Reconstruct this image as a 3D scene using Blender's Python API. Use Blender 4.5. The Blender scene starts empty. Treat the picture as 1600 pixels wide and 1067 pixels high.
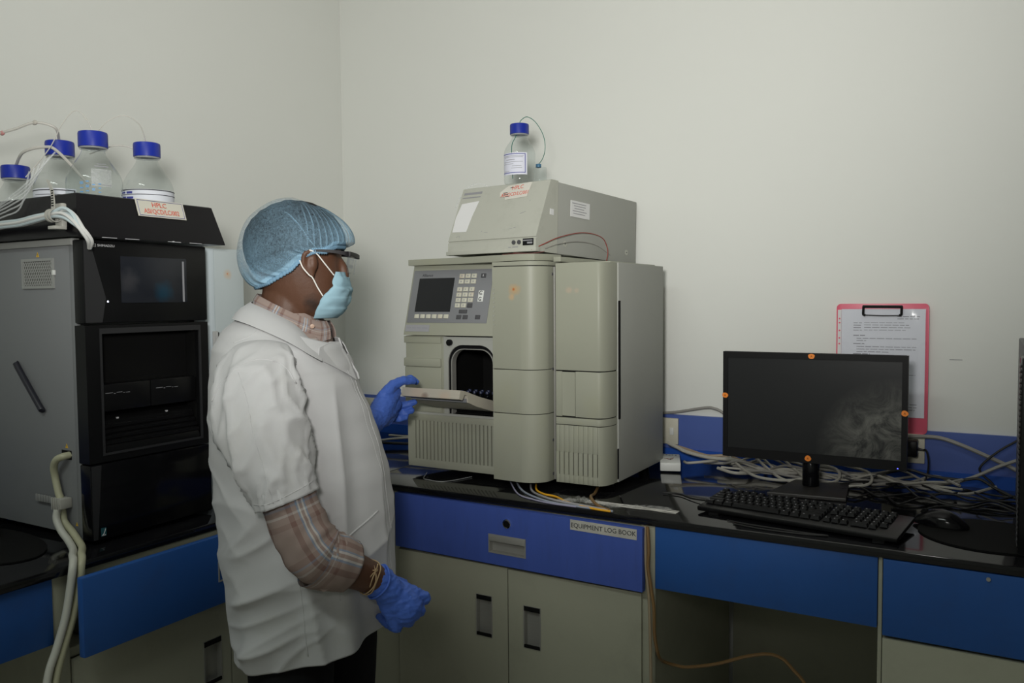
import bpy, bmesh, math, random
from mathutils import Vector, Matrix, noise
from mathutils.bvhtree import BVHTree

random.seed(7)
SC = bpy.context.scene
COL = SC.collection
PI = math.pi
V = Vector

# ------------------------------------------------------------------ camera
cam_d = bpy.data.cameras.new('camera')
cam_d.sensor_width = 36.0
cam_d.lens = 1288.4 / 1600.0 * 36.0
cam_d.clip_start = 0.05
cam = bpy.data.objects.new('camera', cam_d)
COL.objects.link(cam)
_yaw, _pitch, _roll = 0.52503, 0.050867, -0.0079387
_R0 = Matrix(((1, 0, 0), (0, 0, -1), (0, 1, 0)))
_Ry = Matrix(((math.cos(_yaw), 0, math.sin(_yaw)), (0, 1, 0), (-math.sin(_yaw), 0, math.cos(_yaw))))
_Rx = Matrix(((1, 0, 0), (0, math.cos(_pitch), -math.sin(_pitch)), (0, math.sin(_pitch), math.cos(_pitch))))
_Rz = Matrix(((math.cos(_roll), -math.sin(_roll), 0), (math.sin(_roll), math.cos(_roll), 0), (0, 0, 1)))
_R = _Rz @ _Rx @ _Ry @ _R0
CAMW = Matrix.Translation((0, 0, 1.43)) @ Matrix((_R[0], -_R[1], -_R[2])).transposed().to_4x4()
cam.matrix_world = CAMW
SC.camera = cam

# ------------------------------------------------------------------ world, light, exposure
SC.view_settings.view_transform = 'Standard'
SC.view_settings.look = 'None'
SC.view_settings.gamma = 1.0
SC.view_settings.use_curve_mapping = False
SC.view_settings.exposure = 0.12
w = bpy.data.worlds.new('world')
w.use_nodes = True
w.node_tree.nodes['Background'].inputs[0].default_value = (0.9, 1.0, 0.95, 1)
w.node_tree.nodes['Background'].inputs[1].default_value = 0.02
SC.world = w
# the photographer's flash, a little above and left of the lens, head tilted up
fl = bpy.data.lights.new('flash', 'SPOT')
fl.energy = 152
fl.color = (1.0, 0.985, 0.945)
fl.shadow_soft_size = 0.10
fl.spot_size = math.radians(106)
fl.spot_blend = 1.0
flo = bpy.data.objects.new('flash', fl)
COL.objects.link(flo)
flo.location = (-0.16, 0.0, 1.64)
_d = V((-1.45, 2.617, 2.78)) - V(flo.location)
flo.rotation_euler = _d.to_track_quat('-Z', 'Y').to_euler()
# added fill lamp, out of view under the ceiling, lifts the lower surfaces
al = bpy.data.lights.new('overhead_fill', 'AREA')
al.shape = 'RECTANGLE'
al.size, al.size_y = 1.2, 0.3
al.energy = 17
al.color = (0.92, 1.0, 0.95)
alo = bpy.data.objects.new('overhead_fill', al)
COL.objects.link(alo)
alo.location = (-0.9, -0.5, 2.76)

# ------------------------------------------------------------------ materials
MATS = {}
def _n(nt, t, **kw):
    n = nt.nodes.new(t)
    for k, v in kw.items():
        setattr(n, k, v)
    return n

def mat(name, col, rough=0.5, metal=0.0, spec=0.5, var=0.06, scale=9.0, bump=0.0, bscale=80.0, trans=0.0,
        ior=1.45, alpha=1.0, emit=None, estr=0.0, coat=0.0, stains=(), stretch=(1, 1, 1), dark=None, darkscale=4.0, darkamt=0.5, sheen=0.0):
    """Principled material whose colour wanders with a noise; stains = (centre, radius, colour, strength)."""
    if name in MATS:
        return MATS[name]
    m = bpy.data.materials.new(name)
    m.use_nodes = True
    nt = m.node_tree
    b = nt.nodes['Principled BSDF']
    L = nt.links.new
    tc = _n(nt, 'ShaderNodeTexCoord')
    mp = _n(nt, 'ShaderNodeMapping')
    mp.inputs['Scale'].default_value = stretch
    L(tc.outputs['Object'], mp.inputs['Vector'])
    no = _n(nt, 'ShaderNodeTexNoise')
    no.inputs['Scale'].default_value = scale
    no.inputs['Detail'].default_value = 5
    L(mp.outputs[0], no.inputs['Vector'])
    mx = _n(nt, 'ShaderNodeMix', data_type='RGBA')
    c = list(col)
    mx.inputs[6].default_value = [max(0, x * (1 - var)) for x in c] + [1]
    mx.inputs[7].default_value = [min(1, x * (1 + var)) for x in c] + [1]
    L(no.outputs['Fac'], mx.inputs[0])
    out = mx.outputs[2]
    if dark is not None:
        n2 = _n(nt, 'ShaderNodeTexNoise')
        n2.inputs['Scale'].default_value = darkscale
        n2.inputs['Detail'].default_value = 8
        n2.inputs['Roughness'].default_value = 0.7
        L(mp.outputs[0], n2.inputs['Vector'])
        r = _n(nt, 'ShaderNodeValToRGB')
        r.color_ramp.elements[0].position = 0.52
        r.color_ramp.elements[1].position = 0.72
        L(n2.outputs['Fac'], r.inputs[0])
        ml = _n(nt, 'ShaderNodeMath', operation='MULTIPLY')
        ml.inputs[1].default_value = darkamt
        L(r.outputs[0], ml.inputs[0])
        m2 = _n(nt, 'ShaderNodeMix', data_type='RGBA')
        L(ml.outputs[0], m2.inputs[0])
        L(out, m2.inputs[6])
        m2.inputs[7].default_value = list(dark) + [1]
        out = m2.outputs[2]
    if stains:
        ge = _n(nt, 'ShaderNodeNewGeometry')
        n3 = _n(nt, 'ShaderNodeTexNoise')
        n3.inputs['Scale'].default_value = 40
        L(ge.outputs['Position'], n3.inputs['Vector'])
        for (cen, rad, scol, amt) in stains:
            ds = _n(nt, 'ShaderNodeVectorMath', operation='DISTANCE')
            L(ge.outputs['Position'], ds.inputs[0])
            ds.inputs[1].default_value = cen
            ad = _n(nt, 'ShaderNodeMath', operation='MULTIPLY_ADD')
            L(n3.outputs['Fac'], ad.inputs[0])
            ad.inputs[1].default_value = rad * 0.9
            L(ds.outputs['Value'], ad.inputs[2])
            mr = _n(nt, 'ShaderNodeMapRange')
            mr.inputs['From Min'].default_value = rad * 0.75
            mr.inputs['From Max'].default_value = rad * 1.45
            mr.inputs['To Min'].default_value = amt
            mr.inputs['To Max'].default_value = 0
            L(ad.outputs[0], mr.inputs['Value'])
            m3 = _n(nt, 'ShaderNodeMix', data_type='RGBA')
            L(mr.outputs[0], m3.inputs[0])
            L(out, m3.inputs[6])
            m3.inputs[7].default_value = list(scol) + [1]
            out = m3.outputs[2]
    L(out, b.inputs['Base Color'])
    b.inputs['Roughness'].default_value = rough
    b.inputs['Metallic'].default_value = metal
    b.inputs['Specular IOR Level'].default_value = spec
    b.inputs['IOR'].default_value = ior
    b.inputs['Transmission Weight'].default_value = trans
    b.inputs['Alpha'].default_value = alpha
    b.inputs['Coat Weight'].default_value = coat
    b.inputs['Sheen Weight'].default_value = sheen
    if emit:
        b.inputs['Emission Color'].default_value = list(emit) + [1]
        b.inputs['Emission Strength'].default_value = estr
    if bump:
        n4 = _n(nt, 'ShaderNodeTexNoise')
        n4.inputs['Scale'].default_value = bscale
        n4.inputs['Detail'].default_value = 4
        L(tc.outputs['Object'], n4.inputs['Vector'])
        bp = _n(nt, 'ShaderNodeBump')
        bp.inputs['Strength'].default_value = bump
        bp.inputs['Distance'].default_value = 0.004
        L(n4.outputs['Fac'], bp.inputs['Height'])
        L(bp.outputs[0], b.inputs['Normal'])
    MATS[name] = m
    return m

def glass_mat(name, col, rough=0.02, body=0.25):
    """thin clear wall: mostly see-through with a glossy skin that grows at grazing angles"""
    m = bpy.data.materials.new(name)
    m.use_nodes = True
    nt = m.node_tree
    L = nt.links.new
    out = nt.nodes['Material Output']
    nt.nodes.remove(nt.nodes['Principled BSDF'])
    tr = _n(nt, 'ShaderNodeBsdfTransparent')
    no = _n(nt, 'ShaderNodeTexNoise')
    no.inputs['Scale'].default_value = 25
    mx = _n(nt, 'ShaderNodeMix', data_type='RGBA')
    mx.inputs[6].default_value = [c * 0.97 for c in col] + [1]
    mx.inputs[7].default_value = list(col) + [1]
    L(no.outputs['Fac'], mx.inputs[0])
    L(mx.outputs[2], tr.inputs[0])
    gl = _n(nt, 'ShaderNodeBsdfGlossy')
    gl.inputs['Roughness'].default_value = rough
    fr = _n(nt, 'ShaderNodeFresnel')
    fr.inputs[0].default_value = 1.5
    ge = _n(nt, 'ShaderNodeNewGeometry')
    iv = _n(nt, 'ShaderNodeMath', operation='SUBTRACT')
    iv.inputs[0].default_value = 1
    L(ge.outputs['Backfacing'], iv.inputs[1])
    mu = _n(nt, 'ShaderNodeMath', operation='MULTIPLY')
    L(fr.outputs[0], mu.inputs[0])
    L(iv.outputs[0], mu.inputs[1])
    ms = _n(nt, 'ShaderNodeMixShader')
    L(mu.outputs[0], ms.inputs[0])
    L(tr.outputs[0], ms.inputs[1])
    L(gl.outputs[0], ms.inputs[2])
    L(ms.outputs[0], out.inputs[0])
    MATS[name] = m
    return m

def veil_mat(name, col, cover=0.45, scale=140.0, contrast=0.35, stretch=(1, 1, 1)):
    """a sheer fabric or film: fibres of the given colour with gaps between them"""
    m = bpy.data.materials.new(name)
    m.use_nodes = True
    nt = m.node_tree
    L = nt.links.new
    b = nt.nodes['Principled BSDF']
    b.inputs['Base Color'].default_value = list(col) + [1]
    b.inputs['Roughness'].default_value = 0.7
    tc = _n(nt, 'ShaderNodeTexCoord')
    mp = _n(nt, 'ShaderNodeMapping')
    mp.inputs['Scale'].default_value = stretch
    L(tc.outputs['Object'], mp.inputs['Vector'])
    no = _n(nt, 'ShaderNodeTexNoise')
    no.inputs['Scale'].default_value = scale
    no.inputs['Detail'].default_value = 3
    no.inputs['Distortion'].default_value = 2.5
    L(mp.outputs[0], no.inputs['Vector'])
    mr = _n(nt, 'ShaderNodeMapRange')
    mr.inputs['From Min'].default_value = 0.3
    mr.inputs['From Max'].default_value = 0.7
    mr.inputs['To Min'].default_value = max(0, cover - contrast)
    mr.inputs['To Max'].default_value = min(1, cover + contrast)
    L(no.outputs['Fac'], mr.inputs['Value'])
    at = _n(nt, 'ShaderNodeAttribute', attribute_name='rim_fold_cover')
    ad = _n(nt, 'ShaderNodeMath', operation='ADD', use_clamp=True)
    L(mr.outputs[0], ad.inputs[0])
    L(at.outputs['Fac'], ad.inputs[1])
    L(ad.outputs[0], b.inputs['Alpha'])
    MATS[name] = m
    return m

def plaid_mat(name):
    m = bpy.data.materials.new(name)
    m.use_nodes = True
    nt = m.node_tree
    L = nt.links.new
    b = nt.nodes['Principled BSDF']
    b.inputs['Roughness'].default_value = 0.9
    b.inputs['Specular IOR Level'].default_value = 0.1
    uv = _n(nt, 'ShaderNodeUVMap')
    sp = _n(nt, 'ShaderNodeSeparateXYZ')
    L(uv.outputs[0], sp.inputs[0])
    tau = (0.265, 0.205, 0.18)
    brn = (0.17, 0.105, 0.09)
    blu = (0.17, 0.24, 0.33)
    wht = (0.48, 0.47, 0.45)
    def ramp(sock, stops):
        fr = _n(nt, 'ShaderNodeMath', operation='FRACT')
        L(sock, fr.inputs[0])
        r = _n(nt, 'ShaderNodeValToRGB')
        r.color_ramp.interpolation = 'CONSTANT'
        e = r.color_ramp.elements
        e[0].position = 0
        e[0].color = list(stops[0][1]) + [1]
        e[1].position = stops[1][0]
        e[1].color = list(stops[1][1]) + [1]
        for p, c in stops[2:]:
            x = e.new(p)
            x.color = list(c) + [1]
        L(fr.outputs[0], r.inputs[0])
        return r.outputs[0]
    a = ramp(sp.outputs[0], [(0, tau), (.34, brn), (.42, tau), (.52, blu), (.55, wht), (.58, tau), (.63, wht), (.66, blu), (.69, tau), (.77, brn), (.86, tau)])
    c = ramp(sp.outputs[1], [(0, tau), (.30, brn), (.40, blu), (.43, tau), (.5, wht), (.53, tau), (.62, brn), (.7, tau)])
    mx = _n(nt, 'ShaderNodeMix', data_type='RGBA')
    mx.inputs[0].default_value = 0.36
    L(a, mx.inputs[6])
    L(c, mx.inputs[7])
    L(mx.outputs[2], b.inputs['Base Color'])
    wv = _n(nt, 'ShaderNodeTexNoise')
    wv.inputs['Scale'].default_value = 300
    bp = _n(nt, 'ShaderNodeBump')
    bp.inputs['Strength'].default_value = 0.15
    bp.inputs['Distance'].default_value = 0.002
    L(wv.outputs['Fac'], bp.inputs['Height'])
    L(bp.outputs[0], b.inputs['Normal'])
    MATS[name] = m
    return m

# ------------------------------------------------------------------ building helpers
WM = {}
def smooth_path(pts, sub=8, closed=False):
    pts = [V(p) for p in pts]
    if len(pts) < 3 or sub <= 1:
        return pts
    out = []
    n = len(pts)
    rng = range(n) if closed else range(n - 1)
    for i in rng:
        p1, p2 = pts[i], pts[(i + 1) % n]
        p0 = pts[(i - 1) % n] if (closed or i > 0) else p1 * 2 - p2
        p3 = pts[(i + 2) % n] if (closed or i < n - 2) else p2 * 2 - p1
        for k in range(sub):
            t = k / sub
            out.append(0.5 * ((2 * p1) + (p2 - p0) * t + (2 * p0 - 5 * p1 + 4 * p2 - p3) * t * t + (3 * p1 - p0 - 3 * p2 + p3) * t ** 3))
    if not closed:
        out.append(pts[-1])
    return out

def frames(pts, up=None):
    """parallel-transport frames along a path"""
    n = len(pts)
    T = []
    for i in range(n):
        a, b = pts[max(0, i - 1)], pts[min(n - 1, i + 1)]
        d = b - a
        T.append(d.normalized() if d.length > 1e-9 else V((0, 0, 1)))
    u = up.copy() if up else (V((0, 0, 1)) if abs(T[0].z) < 0.9 else V((1, 0, 0)))
    u = (u - T[0] * u.dot(T[0])).normalized()
    out = []
    for i in range(n):
        u = u - T[i] * u.dot(T[i])
        if u.length < 1e-6:
            u = T[i].orthogonal()
        u.normalize()
        out.append((T[i], u.copy(), T[i].cross(u)))
    return out

class MB:
    def __init__(s):
        s.bm = bmesh.new()
        s.sharp = 38
    def quadbox(s, mtx, size, bev=0.0, seg=2):
        r = bmesh.ops.create_cube(s.bm, size=1.0, matrix=mtx @ Matrix.Diagonal((size[0], size[1], size[2], 1)))
        if bev > 0:
            ed = list({e for v in r['verts'] for e in v.link_edges})
            bmesh.ops.bevel(s.bm, geom=ed, offset=bev, segments=seg, affect='EDGES', profile=0.5)
        return s
    def box(s, lo, hi, bev=0.0, seg=2):
        lo, hi = V(lo), V(hi)
        return s.quadbox(Matrix.Translation((lo + hi) / 2), hi - lo, bev, seg)
    def obox(s, c, size, rz=0.0, bev=0.0, rx=0.0, ry=0.0):
        m = Matrix.Translation(c) @ Matrix.Rotation(rz, 4, 'Z') @ Matrix.Rotation(ry, 4, 'Y') @ Matrix.Rotation(rx, 4, 'X')
        return s.quadbox(m, size, bev)
    def cyl(s, p, q, r, r2=None, n=20, bev=0.0):
        p, q = V(p), V(q)
        d = q - p
        m = Matrix.Translation((p + q) / 2) @ d.to_track_quat('Z', 'Y').to_matrix().to_4x4()
        k = bmesh.ops.create_cone(s.bm, cap_ends=True, segments=n, radius1=r, radius2=r if r2 is None else r2, depth=d.length, matrix=m)
        if bev > 0:
            ed = [e for e in {e for v in k['verts'] for e in v.link_edges} if len(e.link_faces) == 2 and any(len(f.verts) > 4 for f in e.link_faces)]
            bmesh.ops.bevel(s.bm, geom=ed, offset=bev, segments=2, affect='EDGES', profile=0.5)
        return s
    def rings(s, rings, close=True, cap0=True, cap1=True, uv=None):
        vs = [[s.bm.verts.new(p) for p in r] for r in rings]
        n = len(vs[0])
        lay = s.bm.loops.layers.uv.verify() if uv else None
        for i in range(len(vs) - 1):
            for j in range(n if close else n - 1):
                k = (j + 1) % n
                f = s.bm.faces.new((vs[i][j], vs[i][k], vs[i + 1][k], vs[i + 1][j]))
                if uv:
                    for lp, (a, b) in zip(f.loops, ((i, j), (i, j + 1), (i + 1, j + 1), (i + 1, j))):
                        lp[lay].uv = uv(a, b)
        if close and cap0:
            s.bm.faces.new(list(reversed(vs[0])))
        if close and cap1:
            s.bm.faces.new(vs[-1])
        return vs
    def tube(s, pts, r, n=8, sub=6, cap=True):
        ps = smooth_path(pts, sub)
        fr = frames(ps)
        m = len(ps)
        rs = r if callable(r) else (lambda t: r)
        s.rings([[p + (u * math.cos(2 * PI * k / n) + b * math.sin(2 * PI * k / n)) * rs(i / max(1, m - 1)) for k in range(n)]
                 for i, (p, (t, u, b)) in enumerate(zip(ps, fr))], cap0=cap, cap1=cap)
        return s
    def lathe(s, prof, c=(0, 0, 0), n=32, cap0=True, cap1=True, mtx=None):
        c = V(c)
        m = mtx or Matrix.Identity(4)
        s.rings([[c + (m @ V((r * math.cos(2 * PI * k / n), r * math.sin(2 * PI * k / n), z))) for k in range(n)] for r, z in prof], cap0=cap0, cap1=cap1)
        return s
    def prism(s, poly, z0, z1, axis='Z', bev=0.0, mtx=None):
        """extrude a 2-D polygon; axis Z: (x,y)->z; X: (y,z)->x; Y: (x,z)->y"""
        f = {'Z': lambda a, b, h: V((a, b, h)), 'X': lambda a, b, h: V((h, a, b)), 'Y': lambda a, b, h: V((a, h, b))}[axis]
        m = mtx or Matrix.Identity(4)
        lo = [s.bm.verts.new(m @ f(a, b, z0)) for a, b in poly]
        hi = [s.bm.verts.new(m @ f(a, b, z1)) for a, b in poly]
        n = len(poly)
        fs = [s.bm.faces.new(list(reversed(lo))), s.bm.faces.new(hi)]
        for i in range(n):
            fs.append(s.bm.faces.new((lo[i], lo[(i + 1) % n], hi[(i + 1) % n], hi[i])))
        if bev > 0:
            ed = list({e for q in fs[:2] for e in q.edges})
            bmesh.ops.bevel(s.bm, geom=ed, offset=bev, segments=2, affect='EDGES', profile=0.5)
        return s
    def ball(s, c, r, n=16, mtx=None):
        r = (r, r, r) if not hasattr(r, '__len__') else r
        m = Matrix.Translation(c) @ (mtx.to_4x4() if mtx else Matrix.Identity(4)) @ Matrix.Diagonal((r[0], r[1], r[2], 1))
        bmesh.ops.create_uvsphere(s.bm, u_segments=n, v_segments=max(6, n // 2 + 2), radius=1.0, matrix=m)
        return s
    def tri(s, pts):
        s.bm.faces.new([s.bm.verts.new(p) for p in pts])
        return s
    def text(s, txt, mtx, size, depth=0.0003, align='CENTER', sx=1.0):
        cu = bpy.data.curves.new('t', 'FONT')
        cu.body = txt
        cu.size = size
        cu.align_x = align
        cu.align_y = 'CENTER'
        cu.extrude = depth
        cu.resolution_u = 3
        o = bpy.data.objects.new('t', cu)
        COL.objects.link(o)
        dg = bpy.context.evaluated_depsgraph_get()
        me = bpy.data.meshes.new_from_object(o.evaluated_get(dg))
        me.transform(mtx @ Matrix.Diagonal((sx, 1, 1, 1)))
        s.bm.from_mesh(me)
        bpy.data.objects.remove(o)
        bpy.data.meshes.remove(me)
        bpy.data.curves.remove(cu)
        return s
    def remesh(s, voxel, smooth=0, factor=0.5):
        me = bpy.data.meshes.new('r')
        bmesh.ops.recalc_face_normals(s.bm, faces=s.bm.faces)
        s.bm.to_mesh(me)
        o = bpy.data.objects.new('r', me)
        COL.objects.link(o)
        md = o.modifiers.new('r', 'REMESH')
        md.mode = 'VOXEL'
        md.voxel_size = voxel
        if smooth:
            sm = o.modifiers.new('s', 'SMOOTH')
            sm.iterations = smooth
            sm.factor = factor
        dg = bpy.context.evaluated_depsgraph_get()
        m2 = bpy.data.meshes.new_from_object(o.evaluated_get(dg))
        s.bm.free()
        s.bm = bmesh.new()
        s.bm.from_mesh(m2)
        bpy.data.objects.remove(o)
        bpy.data.meshes.remove(me)
        bpy.data.meshes.remove(m2)
        s.sharp = 180
        return s
    def build(s, name, m, parent=None, origin=None, recalc=True, label=None, solid=0.0):
        if recalc:
            bmesh.ops.recalc_face_normals(s.bm, faces=s.bm.faces)
        if parent is not None:
            W = WM[parent.name]
        elif origin is not None:
            W = Matrix.Translation(origin)
        else:
            lo = V((min(v.co.x for v in s.bm.verts), min(v.co.y for v in s.bm.verts), min(v.co.z for v in s.bm.verts)))
            hi = V((max(v.co.x for v in s.bm.verts), max(v.co.y for v in s.bm.verts), 0))
            W = Matrix.Translation(((lo.x + hi.x) / 2, (lo.y + hi.y) / 2, lo.z))
        s.bm.transform(W.inverted())
        me = bpy.data.meshes.new(name)
        s.bm.to_mesh(me)
        s.bm.free()
        for p in me.polygons:
            p.use_smooth = True
        if s.sharp < 180:
            me.set_sharp_from_angle(angle=math.radians(s.sharp))
        me.materials.append(m)
        o = bpy.data.objects.new(name, me)
        COL.objects.link(o)
        if parent is not None:
            o.parent = parent
        else:
            o.matrix_world = W
        WM[o.name] = W.copy()
        if label:
            o['label'] = label
        if solid:
            so = o.modifiers.new('thickness', 'SOLIDIFY')
            so.thickness = solid
            so.offset = 0
        return o

def thing(name, label, cat, loc, rz=0.0, group=None):
    o = bpy.data.objects.new(name, None)
    o.empty_display_size = 0.05
    COL.objects.link(o)
    W = Matrix.Translation(loc) @ Matrix.Rotation(rz, 4, 'Z')
    o.matrix_world = W
    WM[o.name] = W
    return tag(o, label, cat, group)

def tag(o, label, cat, group=None):
    o['label'] = label
    o['category'] = cat
    if group:
        o['group'] = group
    return o

def struct(o):
    o['kind'] = 'structure'
    return o

def dup(root, loc, rz=0.0, label=None, scale=(1, 1, 1), skip=()):
    r = root.copy()
    COL.objects.link(r)
    r.matrix_world = Matrix.Translation(loc) @ Matrix.Rotation(rz, 4, 'Z') @ Matrix.Diagonal((scale[0], scale[1], scale[2], 1))
    WM[r.name] = r.matrix_world.copy()
    if label:
        r['label'] = label
    for ch in list(root.children):
        if ch.name.split('.')[0] in skip:
            continue
        c = ch.copy()
        COL.objects.link(c)
        c.parent = r
        WM[c.name] = WM[r.name]
        for g in list(ch.children):
            d = g.copy()
            COL.objects.link(d)
            d.parent = c
    return r

def frame_mtx(o, x, y):
    """matrix with origin o, local X along x, local Y along y"""
    x = V(x).normalized()
    y = V(y)
    y = (y - x * y.dot(x)).normalized()
    z = x.cross(y)
    m = Matrix((x, y, z)).transposed().to_4x4()
    m.translation = V(o)
    return m

def arc(cx, cy, r, a0, a1, n=8):
    return [(cx + r * math.cos(math.radians(a0 + (a1 - a0) * i / n)), cy + r * math.sin(math.radians(a0 + (a1 - a0) * i / n))) for i in range(n + 1)]

def rrect(w, h, r, n=5):
    p = []
    for cx, cy, a in ((w / 2 - r, h / 2 - r, 0), (-w / 2 + r, h / 2 - r, 90), (-w / 2 + r, -h / 2 + r, 180), (w / 2 - r, -h / 2 + r, 270)):
        p += arc(cx, cy, r, a, a + 90, n)
    return p

M_wall = mat('wall_paint', (0.75, 0.76, 0.72), rough=0.75, var=0.015, scale=3, bump=0.05, bscale=9, spec=0.2)
M_ceil = mat('ceiling_paint', (0.8, 0.8, 0.78), rough=0.9, var=0.02)
M_floor = mat('floor_tile', (0.42, 0.40, 0.36), rough=0.35, var=0.08)
M_blue = mat('blue_laminate', (0.052, 0.094, 0.36), rough=0.5, var=0.12, scale=5, stretch=(6, 6, 1), spec=0.3, dark=(0.045, 0.07, 0.2), darkscale=9, darkamt=0.35)
M_blue2 = mat('blue_panel', (0.020, 0.085, 0.30), rough=0.45, var=0.1, scale=4, spec=0.3, dark=(0.03, 0.06, 0.17), darkscale=6, darkamt=0.35)
M_splash = mat('blue_splash', (0.085, 0.135, 0.40), rough=0.35, var=0.06, spec=0.35)
M_splash2 = mat('blue_skirt', (0.02, 0.085, 0.40), rough=0.35, var=0.06, spec=0.35)
M_cream = mat('cream_laminate', (0.36, 0.36, 0.28), rough=0.5, var=0.05, scale=4, spec=0.25, dark=(0.2, 0.2, 0.15), darkscale=5, darkamt=0.25)
M_stone = mat('black_granite', (0.006, 0.006, 0.007), rough=0.07, var=0.5, scale=160, spec=0.5)
M_inst = mat('instrument_beige', (0.315, 0.32, 0.258), rough=0.5, var=0.03, scale=5, spec=0.25, dark=(0.33, 0.33, 0.22), darkscale=6, darkamt=0.35)
M_instg = mat('instrument_grey', (0.35, 0.355, 0.325), rough=0.5, var=0.03, scale=5, spec=0.25)
M_inst2 = mat('module_grey', (0.45, 0.455, 0.40), rough=0.55, var=0.03, scale=6, spec=0.2, dark=(0.3, 0.3, 0.25), darkscale=14, darkamt=0.3)
M_panelgrey = mat('panel_grey', (0.20, 0.205, 0.215), rough=0.5, var=0.03)
M_keyw = mat('key_cream', (0.55, 0.54, 0.45), rough=0.5, var=0.1, scale=30, dark=(0.45, 0.25, 0.15), darkscale=25, darkamt=0.5)
M_keyd = mat('key_dark', (0.07, 0.07, 0.075), rough=0.5)
M_screen = mat('dark_screen', (0.012, 0.013, 0.015), rough=0.18, spec=0.4)
M_blk = mat('black_plastic', (0.006, 0.006, 0.0065), rough=0.3, spec=0.3, var=0.2)
M_blkm = mat('black_matte', (0.006, 0.006, 0.006), rough=0.8, spec=0.15)
M_blkg = mat('black_gloss', (0.004, 0.004, 0.005), rough=0.14, spec=0.3, var=0.2)
M_gap = mat('seam_dark', (0.012, 0.012, 0.012), rough=0.9, spec=0.1)
M_white = mat('white_plastic', (0.72, 0.73, 0.70), rough=0.4, var=0.03)
M_sidegrey = mat('side_panel_grey', (0.20, 0.205, 0.21), rough=0.55, var=0.04, scale=4, spec=0.3)
M_paper = mat('paper', (0.72, 0.72, 0.72), rough=0.8, var=0.04, spec=0.1)
M_steel = mat('brushed_steel', (0.34, 0.335, 0.31), rough=0.35, metal=0.35, var=0.1, scale=30, stretch=(1, 1, 12))
M_chrome = mat('chrome', (0.75, 0.75, 0.75), rough=0.12, metal=1.0)
M_redink = mat('red_ink', (0.62, 0.12, 0.08), rough=0.8)
M_blkink = mat('black_ink', (0.03, 0.03, 0.035), rough=0.8)
M_greyink = mat('grey_ink', (0.28, 0.28, 0.30), rough=0.8)
M_blueink = mat('blue_ink', (0.05, 0.06, 0.28), rough=0.8)
M_wht = mat('white_print', (0.6, 0.6, 0.62), rough=0.7)
M_orange = mat('orange_sticker', (0.85, 0.24, 0.02), rough=0.5, var=0.1)
M_yellow = mat('yellow_sign', (0.75, 0.45, 0.03), rough=0.5)
M_cap = mat('blue_cap', (0.010, 0.026, 0.30), rough=0.35, var=0.1)
M_glass = glass_mat('bottle_glass', (0.93, 0.95, 0.95))
M_film = veil_mat('clear_film', (0.75, 0.75, 0.72), cover=0.02, scale=60, contrast=0.16)
M_cable = mat('grey_cable', (0.28, 0.27, 0.25), rough=0.5)
M_cableb = mat('black_cable', (0.008, 0.008, 0.008), rough=0.5)
M_tube = mat('white_tubing', (0.62, 0.62, 0.60), rough=0.35, var=0.06)
M_cleartube = mat('clear_tubing', (0.75, 0.77, 0.77), rough=0.25, alpha=0.3)
M_hose = mat('cream_hose', (0.42, 0.41, 0.28), rough=0.4, var=0.12, scale=12)
# ------------------------------------------------------------------ room shell
YB, XL, XR, YF, ZC = 2.617, -2.315, 2.3, -2.4, 2.82
def slab(name, lo, hi, m):
    return struct(MB().box(lo, hi).build(name, m))
slab('floor', (XL - .1, YF - .1, -.1), (XR + .1, YB + .1, 0), M_floor)
slab('ceiling', (XL - .1, YF - .1, ZC), (XR + .1, YB + .1, ZC + .1), M_ceil)
slab('wall_back', (XL - .1, YB, 0), (XR + .1, YB + .1, ZC), M_wall)
slab('wall_left', (XL - .1, YF, 0), (XL, YB, ZC), M_wall)
slab('wall_right', (XR, YF, 0), (XR + .1, YB, ZC), M_wall)
slab('wall_front', (XL - .1, YF - .1, 0), (XR + .1, YF, ZC), M_wall)
ZT = 0.90
slab('trim_1', (XL, YB - .012, .936), (1.1, YB, 1.047), M_splash)
slab('trim_2', (XL, YB - .020, ZT), (1.1, YB, .936), M_splash2)
slab('trim_3', (XL, -.4, .936), (XL + .012, YB - .012, 1.047), M_splash)
slab('trim_4', (XL, -.4, ZT), (XL + .020, YB - .020, .936), M_splash2)

# small wall marks: a pencil scratch and a smudge beside the clipboard
mk = MB()
mk.box((-.095, YB - .0012, 1.251), (-.063, YB, 1.2525))
tag(mk.build('wall_scratch', M_greyink), 'short thin dark scratch on the bare wall right of the clipboard', 'mark')

# ------------------------------------------------------------------ worktops
wt = MB().box((XL + .001, -.45, ZT - .02), (-1.605, YB - .0005, ZT), bev=.003)
tag(wt.build('worktop', M_stone), 'black granite worktop along the left wall under the black instrument', 'worktop')
wt = MB().box((-1.604, 1.868, ZT - .02), (1.1, YB - .0005, ZT), bev=.004)
tag(wt.build('worktop', M_stone), 'black granite worktop along the back wall under the beige instrument and monitor', 'worktop')

def holeplate(mb, outer, inner, d0, d1, f):
    """plate between two matching loops; f(a,b,d) gives the point"""
    n = len(outer)
    L = [[mb.bm.verts.new(f(a, b, d)) for a, b in lp] for lp in (outer, inner) for d in (d0, d1)]
    o0, o1, i0, i1 = L
    for k in range(n):
        j = (k + 1) % n
        mb.bm.faces.new((o0[k], o0[j], i0[j], i0[k]))
        mb.bm.faces.new((o1[k], o1[j], i1[j], i1[k]))
        mb.bm.faces.new((o0[k], o0[j], o1[j], o1[k]))
        mb.bm.faces.new((i0[k], i0[j], i1[j], i1[k]))

def rect(a0, a1, b0, b1):
    return [(a0, b0), (a1, b0), (a1, b1), (a0, b1)]

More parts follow.
